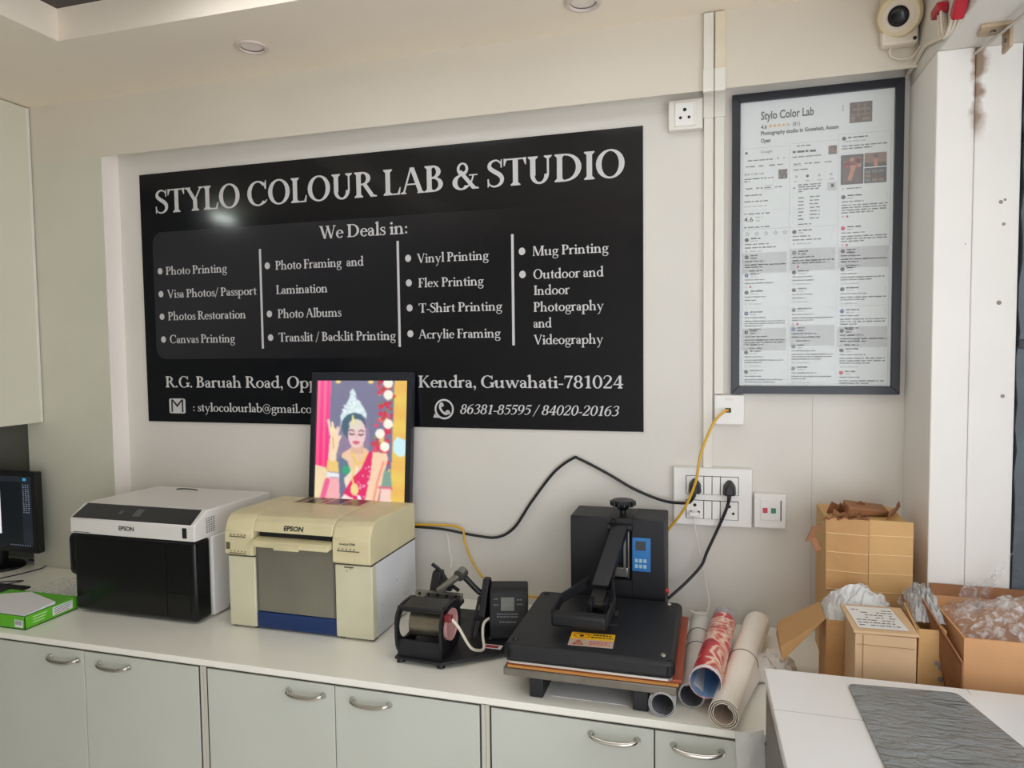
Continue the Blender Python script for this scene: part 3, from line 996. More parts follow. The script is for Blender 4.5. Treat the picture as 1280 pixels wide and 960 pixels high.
def pin_holes(mb, x, z, y, s=1.0):
    for a, b, r in ((0, 0.011, 0.0042), (-0.0095, -0.0065, 0.0034), (0.0095, -0.0065, 0.0034)):
        mb.cyl((x + a * s, y + 0.001, z + b * s), (x + a * s, y - 0.0006, z + b * s), r * s, n=12)


t = thing('wall_socket', 'white three-pin wall socket tucked under the beam beside the trunking', 'socket', (-0.092, 0, 2.3))
MB().box(-0.142, -0.0385, -0.034, -0.0005, 2.302, 2.394, bev=0.004).build('box', pvc, t)
MB().box(-0.121, -0.058, -0.038, -0.0335, 2.312, 2.384, bev=0.0015).build('faceplate', pvc_w, t)
MB().box(-0.0655, -0.0605, -0.0392, -0.0375, 2.318, 2.378, bev=0.0006).build('edge_strip', pvc, t)
mb = MB()
pin_holes(mb, -0.092, 2.346, -0.038, 1.35)
mb.build('pin_holes', hole, t)

t = thing('network_socket', 'small white network socket with a yellow lead plugged in', 'socket', (0.042, 0, 1.388))
MB().box(-0.002, 0.087, -0.024, -0.0005, 1.389, 1.4815, bev=0.003).build('faceplate', pvc_w, t)
MB().box(0.031, 0.053, -0.0252, -0.0238, 1.466, 1.4735, bev=0.0005).build('label_window', pvc, t)
MB().box(0.031, 0.048, -0.0252, -0.0238, 1.427, 1.441).build('port', hole, t)
for x in (0.006, 0.079):
    MB().cyl((x, -0.0235, 1.435), (x, -0.025, 1.435), 0.0025, n=10).build('screw', pvc, t)

# switchboard: two rows of switches and sockets
t = thing('switchboard', 'wide white wall switchboard with two rows of sockets and switches above the heat press', 'switchboard', (-0.007, 0, 1.066))
MB().box(-0.127, 0.112, -0.026, -0.0005, 1.066, 1.251, bev=0.005).build('backplate', pvc_w, t)
for z0, z1 in ((1.167, 1.226), (1.089, 1.149)):
    MB().box(-0.088, 0.072, -0.0275, -0.0255, z0, z1, bev=0.0008).build('module_surround', hole, t)
    for x0, x1, kind in ((-0.086, -0.034, 's'), (-0.032, -0.009, 'b'), (-0.007, 0.016, 'b'), (0.018, 0.07, 's')):
        p = MB().box(x0, x1, -0.030 - (0.002 if kind == 'b' else 0), -0.0272, z0 + 0.0015, z1 - 0.0015, bev=0.0012).build('socket' if kind == 's' else 'rocker_switch', pvc_w, t)
        if kind == 's':
            mb = MB()
            pin_holes(mb, (x0 + x1) / 2, (z0 + z1) / 2, -0.030, 1.25)
            mb.build('pin_holes', hole, p)

t = thing('signal_box', 'small white wall box with one red and one green indicator button', 'switch', (0.166, 0, 1.068))
MB().box(0.117, 0.211, -0.024, -0.0005, 1.069, 1.177, bev=0.004).build('box', pvc_w, t)
MB().box(0.137, 0.194, -0.0265, -0.0238, 1.095, 1.158, bev=0.0015).build('faceplate', pvc_w, t)
MB().box(0.1945, 0.197, -0.0255, -0.0238, 1.095, 1.158).build('shadow_gap', hole, t)
for x, c, nm in ((0.150, (206, 48, 74), 'red'), (0.174, (24, 120, 84), 'green')):
    o = MB().box(x - 0.007, x + 0.007, -0.029, -0.0262, 1.118, 1.134, bev=0.0015).build('button', mat(nm + '_button', c, 0.3, var=0), t)
    o['label'] = nm + ' indicator button'

black_rubber = mat('black_rubber', (28, 29, 33), 0.45, var=0.05)


def plug(x, z, label, slant):
    t = thing('power_plug', label, 'plug', (x, -0.032, z), 0, 'black power plugs in the switchboard')
    mb = MB()
    mb.hexa([(x - 0.021, -0.0305, z - 0.020), (x + 0.021, -0.0305, z - 0.020), (x + 0.019, -0.0305, z + 0.010), (x + 0.006, -0.0305, z + 0.028), (x - 0.006, -0.0305, z + 0.028), (x - 0.019, -0.0305, z + 0.010)],
            [(x - 0.015, -0.062, z - 0.018), (x + 0.015, -0.062, z - 0.018), (x + 0.012, -0.062, z + 0.004), (x + 0.005, -0.062, z + 0.014), (x - 0.005, -0.062, z + 0.014), (x - 0.012, -0.062, z + 0.004)], bev=0.004)
    mb.build('body', black_rubber, t)
    MB().tube([(x, -0.052, z - 0.012), (x + slant * 0.3, -0.055, z - 0.028), (x + slant, -0.052, z - 0.044)], lambda q: 0.0075 - 0.003 * q, 10).build('strain_relief', black_rubber, t)


plug(-0.060, 1.192, 'black three-pin plug in the upper left socket of the switchboard', -0.012)
plug(0.044, 1.190, 'black three-pin plug in the upper right socket of the switchboard', -0.004)
t = thing('usb_charger_plug', 'small white plug in the lower left socket of the switchboard', 'plug', (-0.062, -0.03, 1.11))
MB().box(-0.077, -0.047, -0.05, -0.0305, 1.100, 1.113, bev=0.003).build('body', pvc_w, t)

# cables
def cable(name, label, pts, r, m, sub=8):
    return tag(MB().tube(pts, r, 8, sub=sub).build(name, m), label, 'cable')


yellow = mat('yellow_sheath', (214, 166, 40), 0.4, var=0.05)
white_sheath = mat('white_sheath', (228, 224, 216), 0.4, var=0.02)
cable('power_cable', 'black power cable rising in a peak from behind the cream printer to the switchboard',
      [(-0.072, -0.052, 1.146), (-0.10, -0.045, 1.140), (-0.16, -0.03, 1.142), (-0.25, -0.018, 1.172), (-0.34, -0.014, 1.220), (-0.43, -0.012, 1.263), (-0.455, -0.012, 1.265), (-0.52, -0.012, 1.215), (-0.60, -0.012, 1.11),
       (-0.66, -0.014, 1.02), (-0.72, -0.016, 0.983), (-0.80, -0.018, 0.984), (-0.92, -0.022, 1.000), (-1.04, -0.03, 1.005)], 0.0048, black_rubber)
cable('power_cable', 'black power cable hanging from the right plug down behind the heat press',
      [(0.040, -0.052, 1.146), (0.032, -0.05, 1.12), (0.008, -0.045, 1.06), (-0.022, -0.045, 0.99), (-0.04, -0.05, 0.945), (-0.085, -0.07, 0.895), (-0.139, -0.10, 0.848)], 0.0048, black_rubber)
cable('network_cable', 'yellow network cable looping from the wall socket behind the heat press to the cream printer',
      [(0.0395, -0.025, 1.434), (0.028, -0.05, 1.432), (-0.005, -0.058, 1.395), (-0.042, -0.066, 1.30), (-0.055, -0.072, 1.22), (-0.085, -0.070, 1.14), (-0.125, -0.05, 1.075), (-0.20, -0.03, 0.98), (-0.33, -0.03, 0.84), (-0.47, -0.03, 0.80),
       (-0.62, -0.03, 0.79), (-0.74, -0.03, 0.82), (-0.80, -0.03, 0.88), (-0.835, -0.03, 0.96), (-0.845, -0.028, 1.005), (-0.90, -0.022, 1.015), (-1.03, -0.03, 1.012)], 0.0042, yellow)
cable('charging_cord', 'thin white cord dropping from the switchboard and looping over the paper rolls',
      [(-0.062, -0.045, 1.101), (-0.060, -0.046, 1.07), (-0.048, -0.035, 1.00), (-0.034, -0.03, 0.93), (-0.022, -0.04, 0.87), (-0.016, -0.07, 0.838), (-0.022, -0.12, 0.824), (-0.045, -0.14, 0.824), (-0.07, -0.13, 0.829)], 0.0019, white_sheath)
cable('charging_cord', 'thin white cord hanging at the rear right corner of the cream printer',
      [(-0.905, -0.02, 0.985), (-0.90, -0.02, 0.95), (-0.895, -0.025, 0.92), (-0.885, -0.03, 0.90), (-0.878, -0.06, 0.875)], 0.0018, white_sheath)
# ------------------------------------------------------------------ counter: base cabinets and worktop
chrome = mat('chrome', (200, 198, 192), 0.22, 1.0, var=0.02)
laminate = mat('door_laminate', (198, 201, 192), 0.3, var=0.025, scale=5, spec=0.5)
carcass = mat('carcass_laminate', (198, 197, 185), 0.4, var=0.02)
gap_dark = mat('gap_shadow', (58, 54, 48), 0.8, var=0.1)  # shadow in the door gaps painted as dark strips; also colours the plinth
top_mat = mat('worktop_laminate', (243, 242, 232), 0.22, var=0.02, scale=6, spec=0.5)


def handle(x0, x1, z, parent):
    mb = MB()
    xm = (x0 + x1) / 2
    for x in (x0 + 0.009, x1 - 0.009):
        mb.cyl((x, -0.6452, z + 0.004), (x, -0.653, z + 0.004), 0.0095, 0.007, n=16)
    mb.tube([(x0 + 0.006, -0.651, z + 0.007), (x0 + 0.014, -0.662, z + 0.005), (xm - 0.028, -0.667, z + 0.001), (xm, -0.668, z), (xm + 0.028, -0.667, z + 0.001), (x1 - 0.014, -0.662, z + 0.005), (x1 - 0.006, -0.651, z + 0.007)],
            lambda q: 0.0042 + 0.0022 * sin(pi * q), 10)
    o = mb.build('handle', chrome, parent)
    o['label'] = 'chrome bow handle'


def base_cabinet(x0, x1, doors, label):
    t = thing('base_cabinet', label, 'cabinet', ((x0 + x1) / 2, -0.3, 0), 0, 'white base cabinets under the worktop')
    mb = MB()
    mb.box(x0, x1, -0.618, -0.001, 0.08, 0.7315, bev=0.001)
    mb.box(x0, x1, -0.57, -0.02, 0.0, 0.08, mi=1)
    mb.box(x0, x1, -0.642, -0.618, 0.7265, 0.7315)
    mb.box(x0, x0 + 0.0105, -0.642, -0.618, 0.08, 0.7315)
    mb.box(x1 - 0.0105, x1, -0.642, -0.618, 0.08, 0.7315)
    mb.box(x0 + 0.0105, x1 - 0.0105, -0.6205, -0.618, 0.085, 0.7265, mi=1)
    mb.box(x0 + 0.0106, x0 + 0.0150, -0.6425, -0.618, 0.085, 0.7265, mi=1)
    mb.box(x1 - 0.0150, x1 - 0.0106, -0.6425, -0.618, 0.085, 0.7265, mi=1)
    mb.box(x0 + 0.0106, x1 - 0.0106, -0.6422, -0.618, 0.7235, 0.7266, mi=1)
    mb.build('body', [carcass, gap_dark], t)
    for a, b, h0, h1 in doors:
        d = MB().box(a, b, -0.645, -0.6215, 0.085, 0.7225, bev=0.0015).build('door', laminate, t)
        if h0 is not None:
            handle(h0, h1, 0.688, d)


base_cabinet(-3.295, -2.2845, [(-3.281, -2.79, -2.94, -2.81), (-2.787, -2.298, -2.77, -2.64)], 'white base cabinet at the far left end under the monitor')
base_cabinet(-2.2835, -1.4225, [(-2.268, -1.8585, -1.996, -1.870), (-1.8555, -1.4380, -1.803, -1.676)], 'white two-door base cabinet below the black-fronted printer')
base_cabinet(-1.4215, -0.5615, [(-1.4058, -0.9945, -1.144, -1.018), (-0.9915, -0.5768, -0.946, -0.820)], 'white two-door base cabinet below the cream printer')
base_cabinet(-0.5605, 0.300, [(-0.5448, -0.1375, -0.297, -0.168), (-0.1345, 0.2848, -0.101, 0.026)], 'white two-door base cabinet below the heat press')
base_cabinet(0.301, 1.148, [(0.3165, 0.722, None, None), (0.725, 1.1325, None, None)], 'white base cabinet at the right end behind the desk')
wt = MB().box(XL + 0.002, 0.534, -0.65, -0.081, 0.732, 0.75, bev=0.0015)
wt.box(-2.296, 0.534, -0.0815, -0.001, 0.732, 0.75)
wt.box(XL + 0.002, -2.736, -0.0815, -0.001, 0.732, 0.75)
wt.box(0.534, 1.148, -0.65, -0.264, 0.732, 0.75, bev=0.0015)
tag(wt.build('worktop', top_mat), 'long white laminate worktop running along the back wall', 'worktop')

# ------------------------------------------------------------------ monitor, wires and paper at the left
black_plastic = mat('black_plastic', (17, 18, 22), 0.35, var=0.05)
black_matt = mat('black_matt', (20, 21, 25), 0.6, var=0.06, bump=0.05, bscale=200)
t = thing('monitor', 'black desktop monitor at the left edge showing a dark editing screen', 'monitor', (-2.86, -0.14, 0.75))
mx0, mx1, mz0, mz1 = -3.14, -2.603, 0.832, 1.163
MB().box(mx0, mx1, -0.168, -0.135, mz0, mz1, bev=0.006).build('casing', black_plastic, t)
MB().box(mx0 + 0.06, mx1 - 0.06, -0.137, -0.105, mz0 + 0.05, mz1 - 0.04, bev=0.012).build('back_cover', black_plastic, t)
mb = MB()
scr = {'bg': (10, 17, 24), 'page': (236, 240, 246), 'bar': (30, 36, 46), 'blue': (60, 150, 200), 'text': (120, 132, 150), 'task': (16, 20, 28)}
sk = list(scr)
sx0, sx1, sz0, sz1 = mx0 + 0.02, mx1 - 0.022, mz0 + 0.024, mz1 - 0.02


def sq(x0, x1, z0, z1, k, d=1):
    y = -0.1682 - 0.0002 * d
    mb.poly([(x0, y, z0), (x1, y, z0), (x1, y, z1), (x0, y, z1)], sk.index(k))


sq(sx0, sx1, sz0, sz1, 'bg', 0)
sq(sx0, sx1, sz1 - 0.022, sz1, 'bar')
sq(sx0, sx1, sz0, sz0 + 0.014, 'task')
sq(sx1 - 0.05, sx1, sz0 + 0.014, sz1 - 0.022, 'bar')
sq(sx0 + 0.09, -2.79, sz0 + 0.05, sz1 - 0.05, 'page')
sq(sx1 - 0.042, sx1 - 0.024, sz1 - 0.017, sz1 - 0.006, 'blue', 2)
srn = random.Random(3)
for r in range(14):
    z = sz1 - 0.036 - r * 0.0085
    for c in range(3):
        x = sx1 - 0.044 + c * 0.013
        sq(x, x + srn.uniform(0.004, 0.009), z, z + 0.0035, 'text', 2)
for i in range(9):
    x = sx1 - 0.12 + i * 0.0125
    sq(x, x + 0.005, sz0 + 0.005, sz0 + 0.009, 'text', 2)
mb.build('screen', [mat('screen_' + k, v, 0.25, var=0, emit=v, estr=1.3) for k, v in scr.items()], t)
MB().prism([(-0.15, 0.757), (-0.12, 0.757), (-0.108, 0.90), (-0.135, 0.90)], 'x', -2.915, -2.825, bev=0.003).build('neck', black_plastic, t)
mb = MB()
mb.lathe([(0, 0.0), (1.0, 0.0), (1.02, 0.004), (0.98, 0.010), (0.3, 0.017), (0, 0.017)], Matrix.Translation((-2.87, -0.135, 0.7505)) @ Matrix.Diagonal((0.115, 0.088, 1, 1)), 40)
mb.build('stand_base', black_plastic, t)
cable('power_cable', 'thin black wire lying on the worktop from the monitor towards the black-fronted printer',
      [(-2.80, -0.05, 0.76), (-2.70, -0.04, 0.754), (-2.62, -0.075, 0.7535), (-2.55, -0.075, 0.7535), (-2.46, -0.105, 0.7535), (-2.36, -0.12, 0.7535), (-2.25, -0.10, 0.7535)], 0.003, black_rubber)
cable('power_cable', 'thin black wire curling on the worktop in front of the monitor stand',
      [(-2.72, -0.05, 0.753), (-2.66, -0.10, 0.753), (-2.68, -0.20, 0.753), (-2.72, -0.30, 0.753), (-2.66, -0.285, 0.753), (-2.585, -0.25, 0.753), (-2.61, -0.30, 0.753)], 0.0022, black_rubber)
tag(MB().box(-2.86, -2.485, -0.47, -0.30, 0.7503, 0.757, bev=0.002).build('desk_pad', black_matt), 'black flat pad at the far left of the worktop behind the green paper box', 'desk pad')

# green ream box with white sheets
green = mat('green_card', (96, 182, 40), 0.45, var=0.03)
sheet_w = mat('white_paper', (228, 228, 230), 0.6, var=0.01)
t = thing('paper_box', 'bright green paper ream box at the left end of the worktop', 'paper box', (-2.26, -0.52, 0.75))
mb = MB()
gx0, gx1, gy0, gy1, gz = -2.425, -2.122, -0.618, -0.425, 0.793
mb.box(gx0, gx1, gy0, gy1, 0.7503, 0.753)
for q in ((gx0, gx1, gy0, gy0 + 0.002), (gx0, gx1, gy1 - 0.002, gy1), (gx0, gx0 + 0.002, gy0, gy1), (gx1 - 0.002, gx1, gy0, gy1)):
    mb.box(q[0], q[1], q[2], q[3], 0.7503, gz)
mb.box(gx0 + 0.002, gx1 - 0.002, gy0 + 0.002, gy1 - 0.002, 0.753, gz - 0.002)
mb.build('box', green, t)
mb = MB()
mb.box(-2.165, -2.131, gy0 - 0.0006, gy0, 0.757, 0.781)
for i in range(9):
    mb.box(-2.162 + i * 0.0032, -2.1605 + i * 0.0032, gy0 - 0.0008, gy0 - 0.0006, 0.765, 0.779, mi=1)
LS = [sheet_w, mat('label_ink', (90, 92, 96), 0.6, var=0), mat('label_red', (176, 60, 60), 0.6, var=0)]
mb.build('label_sticker', LS, t)
mb = MB().box(gx1, gx1 + 0.0006, -0.52, -0.445, 0.760, 0.788)
for i in range(4):
    mb.box(gx1 + 0.0006, gx1 + 0.0008, -0.515, -0.46 + 0.004 * i, 0.764 + i * 0.006, 0.766 + i * 0.006, mi=1 + (i == 0))
mb.build('label_sticker', LS, t)
mb = MB()
for i in range(3):
    mb.box(gx1, gx1 + 0.0005, -0.59, -0.55 + 0.005 * i, 0.764 + i * 0.009, 0.767 + i * 0.009)
mb.build('printed_text', mat('pale_green_ink', (200, 232, 170), 0.5, var=0), t)
tag(MB().hexa([(-2.13, -0.613, 0.793), (-2.132, -0.50, 0.793), (-2.30, -0.452, 0.793), (-2.41, -0.50, 0.793), (-2.40, -0.612, 0.793)],
              [(-2.13, -0.616, 0.796), (-2.132, -0.50, 0.801), (-2.30, -0.450, 0.803), (-2.41, -0.50, 0.801), (-2.40, -0.614, 0.796)]).build('paper_stack', sheet_w), 'loose white sheets lying on top of the green paper box', 'paper')

film = mat('clear_film', (232, 234, 236), 0.06, var=0.03, alpha=0.30, bump=0.25, bscale=28, spec=1.0)
film_w = mat('milky_film', (222, 222, 220), 0.35, var=0.04, alpha=0.85, bump=0.5, bscale=22)
for fm, lo, hi in ((film, 0.10, 0.62), ):
    ft = fm.node_tree
    fn_ = ft.nodes.new('ShaderNodeTexNoise')
    fn_.inputs['Scale'].default_value = 34
    fn_.inputs['Detail'].default_value = 3
    fn_.inputs['Distortion'].default_value = 1.5
    fr_ = ft.nodes.new('ShaderNodeMapRange')
    fr_.inputs['From Min'].default_value = 0.42
    fr_.inputs['From Max'].default_value = 0.66
    fr_.inputs['To Min'].default_value = lo
    fr_.inputs['To Max'].default_value = hi
    ftc = [n for n in ft.nodes if n.type == 'TEX_COORD'][0]
    ft.links.new(ftc.outputs['Object'], fn_.inputs['Vector'])
    ft.links.new(fn_.outputs['Fac'], fr_.inputs['Value'])
    ft.links.new(fr_.outputs['Result'], ft.nodes['Principled BSDF'].inputs['Alpha'])
crn = random.Random(21)


def crumple(x0, x1, y0, y1, z0, h, nu=16, nv=12, seed=1, edge=0.003, jag=0.5):
    """loose crumpled sheet over a rectangle: low at its rim, heaped in the middle"""
    r = random.Random(seed)
    ph = [(r.uniform(2, 9), r.uniform(2, 9), r.uniform(0, 6), r.uniform(0.2, 1)) for _ in range(6)]

    def fn(u, v):
        m = (max(0.0, sin(pi * u)) * max(0.0, sin(pi * v))) ** 0.5
        n = sum(a * abs(sin(fu * u * 1.6 + fv * v + p)) for fu, fv, p, a in ph) / 3.0
        z = z0 + edge + h * m * (1 - jag + jag * n) * (0.85 + 0.3 * r.random())
        return (x0 + (x1 - x0) * u + r.uniform(-1, 1) * 0.10 * (x1 - x0) / nu * 3, y0 + (y1 - y0) * v + r.uniform(-1, 1) * 0.10 * (y1 - y0) / nv * 3, max(z, z0 + edge * 0.4))
    mb = MB()
    mb.grid(fn, nu, nv)
    for f in mb.bm.faces:
        f.smooth = False
    return mb


tag(crumple(-2.46, -2.18, -0.40, -0.17, 0.7506, 0.022, 14, 12, 4).build('plastic_wrapper', film), 'crumpled clear plastic wrapper between the green box and the black-fronted printer', 'plastic wrap')
tag(MB().hexa([(-2.39, -0.40, 0.7503), (-2.17, -0.40, 0.7503), (-2.15, -0.22, 0.7503), (-2.35, -0.19, 0.7503)], [(-2.39, -0.40, 0.752), (-2.17, -0.40, 0.752), (-2.15, -0.22, 0.752), (-2.35, -0.19, 0.752)]).build('paper_sheet', sheet_w),
    'white sheets lying flat on the worktop left of the black-fronted printer', 'paper')

# ------------------------------------------------------------------ black-fronted printer
pw = mat('printer_white', (226, 224, 220), 0.35, var=0.015)
pblk = mat('printer_gloss_black', (10, 12, 13), 0.24, var=0.05, spec=0.4)
pdark = mat('printer_dark_panel', (30, 30, 38), 0.3, var=0.05)
ink_blk = mat('logo_ink', (40, 42, 46), 0.5, var=0)
t = thing('photo_printer', 'wide printer with glossy black front and white lid, left of the cream one', 'printer', (-1.855, -0.24, 0.75))
mb = MB()
mb.box(-2.105, -1.60, -0.372, -0.045, 0.757, 1.024, bev=0.005)
mb.build('body', pw, t)
mb = MB()
mb.box(-2.106, -1.606, -0.446, -0.372, 0.757, 1.022, bev=0.012, seg=3)
mb.box(-2.142, -2.085, -0.44, -0.31, 0.87, 1.019, bev=0.022, seg=4)
mb.build('front_cover', pblk, t)
mb = MB()
mb.box(-2.075, -1.722, -0.4478, -0.4455, 0.775, 1.008, bev=0.001)
mb.box(-1.713, -1.628, -0.4478, -0.4455, 0.86, 1.008, bev=0.001)
mb.box(-1.713, -1.628, -0.4478, -0.4455, 0.79, 0.85, bev=0.001)
mb.build('tray_panel', pblk, t)
mb = MB()
lid = [(-0.449, 1.0235), (-0.449, 1.077), (-0.386, 1.116), (-0.05, 1.108), (-0.045, 1.100), (-0.045, 1.0235)]
mb.prism(lid, 'x', -2.113, -1.603, bev=0.005)
L = mb.build('lid', pw, t)
mb = MB()
n_ = Vector((0, -0.039, 0.063)).normalized()
def slope(x, k, off):
    p = Vector((x, -0.449 + 0.063 * k, 1.077 + 0.039 * k)) + Vector((0, -0.039 / 0.0741, 0.063 / 0.0741)) * off
    return tuple(p)
mb.hexa([slope(-2.103, 0.03, -0.001), slope(-1.618, 0.03, -0.001), slope(-1.622, 0.95, -0.001), slope(-2.095, 0.95, -0.001)],
        [slope(-2.103, 0.03, 0.0012), slope(-1.618, 0.03, 0.0012), slope(-1.622, 0.95, 0.0012), slope(-2.095, 0.95, 0.0012)])
o = mb.build('control_panel', pdark, t)
mb = MB()
for a, b, k0, k1, mi in ((-1.868, -1.838, 0.3, 0.75, 0), (-1.93, -1.915, 0.4, 0.6, 0)):
    mb.poly([slope(a, k0, 0.0016), slope(b, k0, 0.0016), slope(b, k1, 0.0016), slope(a, k1, 0.0016)])
mb.build('display', mat('panel_display', (86, 88, 96), 0.3, var=0), o)
MB().box(-1.650, -1.633, -0.4505, -0.4485, 1.034, 1.068, bev=0.0008).build('button_strip', pdark, t)
MB().box(-2.098, -2.03, -0.4495, -0.4485, 1.0285, 1.0305).build('slit', pdark, t)
mb = MB()
for i in range(4):
    for j in range(7):
        mb.box(-1.6032, -1.6024, -0.395 + i * 0.011, -0.388 + i * 0.011, 1.04 + j * 0.0075, 1.0445 + j * 0.0075)
mb.build('vent', mat('vent_grey', (130, 130, 130), 0.6, var=0), t)
mb = MB()
sans(mb, 'EPSON', 0.02, facing(-1.905, -0.4496, 1.0455), 0, 0.0006, 0.062)
mb.build('brand_lettering', ink_blk, t)
mb = MB()
mb.tube([(-1.98, -0.10, 1.1105), (-1.955, -0.1, 1.113), (-1.92, -0.1, 1.1135), (-1.885, -0.1, 1.1115)], 0.0022, 8)
mb.build('lid_notch', pdark, t)
mb = MB()
for x in (-2.06, -1.66):
    for y in (-0.40, -0.09):
        mb.cyl((x, y, 0.7502), (x, y, 0.758), 0.014, n=16)
mb.build('feet', black_rubber, t)
MB().box(-1.6, -1.585, -0.30, -0.24, 0.757, 0.772, bev=0.003).build('side_foot', black_plastic, t)

# ------------------------------------------------------------------ cream printer
cream = mat('aged_cream_plastic', (216, 206, 166), 0.42, var=0.05, scale=10)
cream_d = mat('cream_lower_plastic', (210, 206, 178), 0.42, var=0.05, scale=9)
side_w = mat('printer_side_white', (218, 219, 222), 0.45, var=0.03, scale=7)
navy = mat('navy_panel', (20, 50, 104), 0.35, var=0.05)
greydoor = mat('smoked_grey_door', (122, 119, 106), 0.3, var=0.14, scale=4, spec=0.5)
t = thing('photo_printer', 'aged cream photo printer with a grey door and navy strip below the glowing picture', 'printer', (-1.245, -0.25, 0.75))
fx0, fx1 = -1.502, -0.988
MB().box(fx0 + 0.008, fx1 - 0.001, -0.408, -0.105, 0.757, 0.984, bev=0.003).build('body', side_w, t)
MB().box(fx0 + 0.004, -1.399, -0.424, -0.395, 0.757, 0.983, bev=0.004).build('front_column', cream_d, t)
MB().box(-1.114, fx1, -0.424, -0.395, 0.757, 0.983, bev=0.004).build('front_column', cream_d, t)
MB().box(-1.398, -1.115, -0.420, -0.40, 0.757, 0.808, bev=0.002).build('navy_strip', navy, t)
d = MB().box(-1.396, -1.117, -0.418, -0.40, 0.809, 1.036, bev=0.003).build('paper_door', greydoor, t)
mb = MB()
mb.box(-1.3965, -1.390, -0.4195, -0.417, 0.812, 1.03)
mb.box(-1.123, -1.1165, -0.4195, -0.417, 0.812, 1.03)
mb.build('door_edge', mat('door_edge_grey', (98, 98, 92), 0.4), d)
hood = [(-0.424, 0.987), (-0.436, 0.992), (-0.434, 1.065), (-0.418, 1.100), (-0.400, 1.114), (-0.36, 1.119), (-0.12, 1.112), (-0.107, 1.106), (-0.105, 1.095), (-0.105, 0.987)]
hood_m = [(-0.432, 1.068), (-0.418, 1.100), (-0.400, 1.1145), (-0.36, 1.1195), (-0.12, 1.1125), (-0.107, 1.106), (-0.105, 1.095), (-0.105, 1.0), (-0.40, 1.0), (-0.40, 1.068)]
MB().prism(hood, 'x', fx0, -1.3975, bev=0.005).build('hood_side', cream, t)
MB().prism(hood, 'x', -1.1155, fx1, bev=0.005).build('hood_side', cream, t)
for a, b in ((fx0 + 0.004, -1.3985), (-1.1155, fx1 - 0.0012)):
    MB().box(a, b, -0.4235, -0.104, 0.9835, 0.9875).build('seam', mat('seam_grime', (74, 68, 54), 0.7), t)
mb = MB()
mb.prism(hood_m, 'x', -1.3965, -1.1165, bev=0.004)
mb.build('top_cover', cream, t)
MB().box(-1.385, -1.128, -0.414, -0.3995, 1.046, 1.068).build('paper_slot', hole, t)
mb = MB()
mb.prism([(-0.455, 1.026), (-0.458, 1.034), (-0.445, 1.045), (-0.40, 1.052), (-0.40, 1.03)], 'x', -1.392, -1.12, bev=0.003)
mb.prism([(-0.466, 1.024), (-0.468, 1.030), (-0.452, 1.041), (-0.444, 1.041), (-0.444, 1.026)], 'x', -1.30, -1.215, bev=0.002)
mb.build('output_tray', cream, t)
mb = MB()
sans(mb, 'EPSON', 0.02, Matrix(((1, 0, 0, -1.287), (0, 0.40, -0.916, -0.4292), (0, 0.916, 0.40, 1.0775), (0, 0, 0, 1))), 0, 0.0007, 0.068)
mb.build('brand_lettering', ink_blk, t)
# tilt the badge with the fascia
mb = MB()
sans(mb, 'SureLab D700', 0.009, facing(-1.088, -0.4372, 1.048), 0, 0.0002, 0.052)
mb.build('badge_lettering', ink_blk, t)
ind = mat('indicator_dark', (96, 90, 72), 0.5, var=0)
for x, z, n in ((-1.482, 1.048, 5), (-1.482, 0.995, 5), (-1.098, 1.028, 5)):
    mb = MB()
    mb.box(x, x + 0.06 + 0.015 * (x > -1.2), -0.4368, -0.4355, z, z + 0.0025)
    for i in range(n):
        mb.box(x + 0.004 + i * 0.013, x + 0.008 + i * 0.013, -0.4368, -0.4355, z + 0.006, z + 0.009)
    mb.build('indicator_row', ind, t)
mb = MB().box(-1.494, -1.480, -0.4368, -0.4355, 1.008, 1.03)
for x, z in ((-1.074, 0.965), (-1.06, 0.972)):
    mb.cyl((x, -0.4235, z), (x, -0.4245, z), 0.002, n=8)
mb.build('power_mark', ind, t)
MB().box(-1.082, -1.05, -0.4245, -0.4235, 0.9745, 0.9785).build('latch_mark', ind, t)
mb = MB()
for i, x in enumerate((-1.487, -1.41, -1.10, -1.0)):
    for y in (-0.40, -0.13):
        mb.box(x - 0.008, x + 0.008, y - 0.012, y + 0.012, 0.7502, 0.758, bev=0.001)
mb.build('feet', black_rubber, t)
MB().box(-1.44, -1.03, -0.104, -0.035, 1.02, 1.0585, bev=0.003).build('rear_ledge', cream, t)
# grime specks on the white side
mb = MB()
grn = random.Random(9)
for i in range(26):
    y, z, r = grn.uniform(-0.39, -0.12), grn.uniform(0.765, 0.9) - 0.0, grn.uniform(0.0008, 0.0022)
    mb.poly([(-0.9885, y + r * cos(a * pi / 4), z + 1.8 * r * sin(a * pi / 4)) for a in range(8)])
mb.build('scuff_marks', mat('scuff_grey', (150, 146, 138), 0.7, var=0), t)
# print strips on its top
mb = MB()
pz = 1.1146
stripM = Matrix.Translation((-1.262, -0.175, pz + 0.0005)) @ Matrix.Rotation(rad(-1.6), 4, 'X')
mb.box(-0.13, 0.135, -0.05, 0.05, -0.0005, 0.0005, M=stripM)
for i, w in enumerate((0.03, 0.052, 0.028, 0.06, 0.07)):
    x = -0.125 + sum((0.03, 0.052, 0.028, 0.06, 0.07)[:i]) + i * 0.003
    mb.box(x, x + w - 0.004, -0.046, 0.046, 0.0005, 0.0008, mi=1 + i % 2, M=stripM)
tag(mb.build('photo_print', [mat('print_paper', (206, 190, 150), 0.35), mat('print_brown', (92, 66, 58), 0.3, var=0.3, scale=40), mat('print_dark', (58, 44, 44), 0.3, var=0.4, scale=50)]),
    'strip of brown photo prints lying on top of the cream printer', 'photo print')

# ------------------------------------------------------------------ glowing portrait in a black frame, leaning behind the cream printer
IW, IH = 160, 212


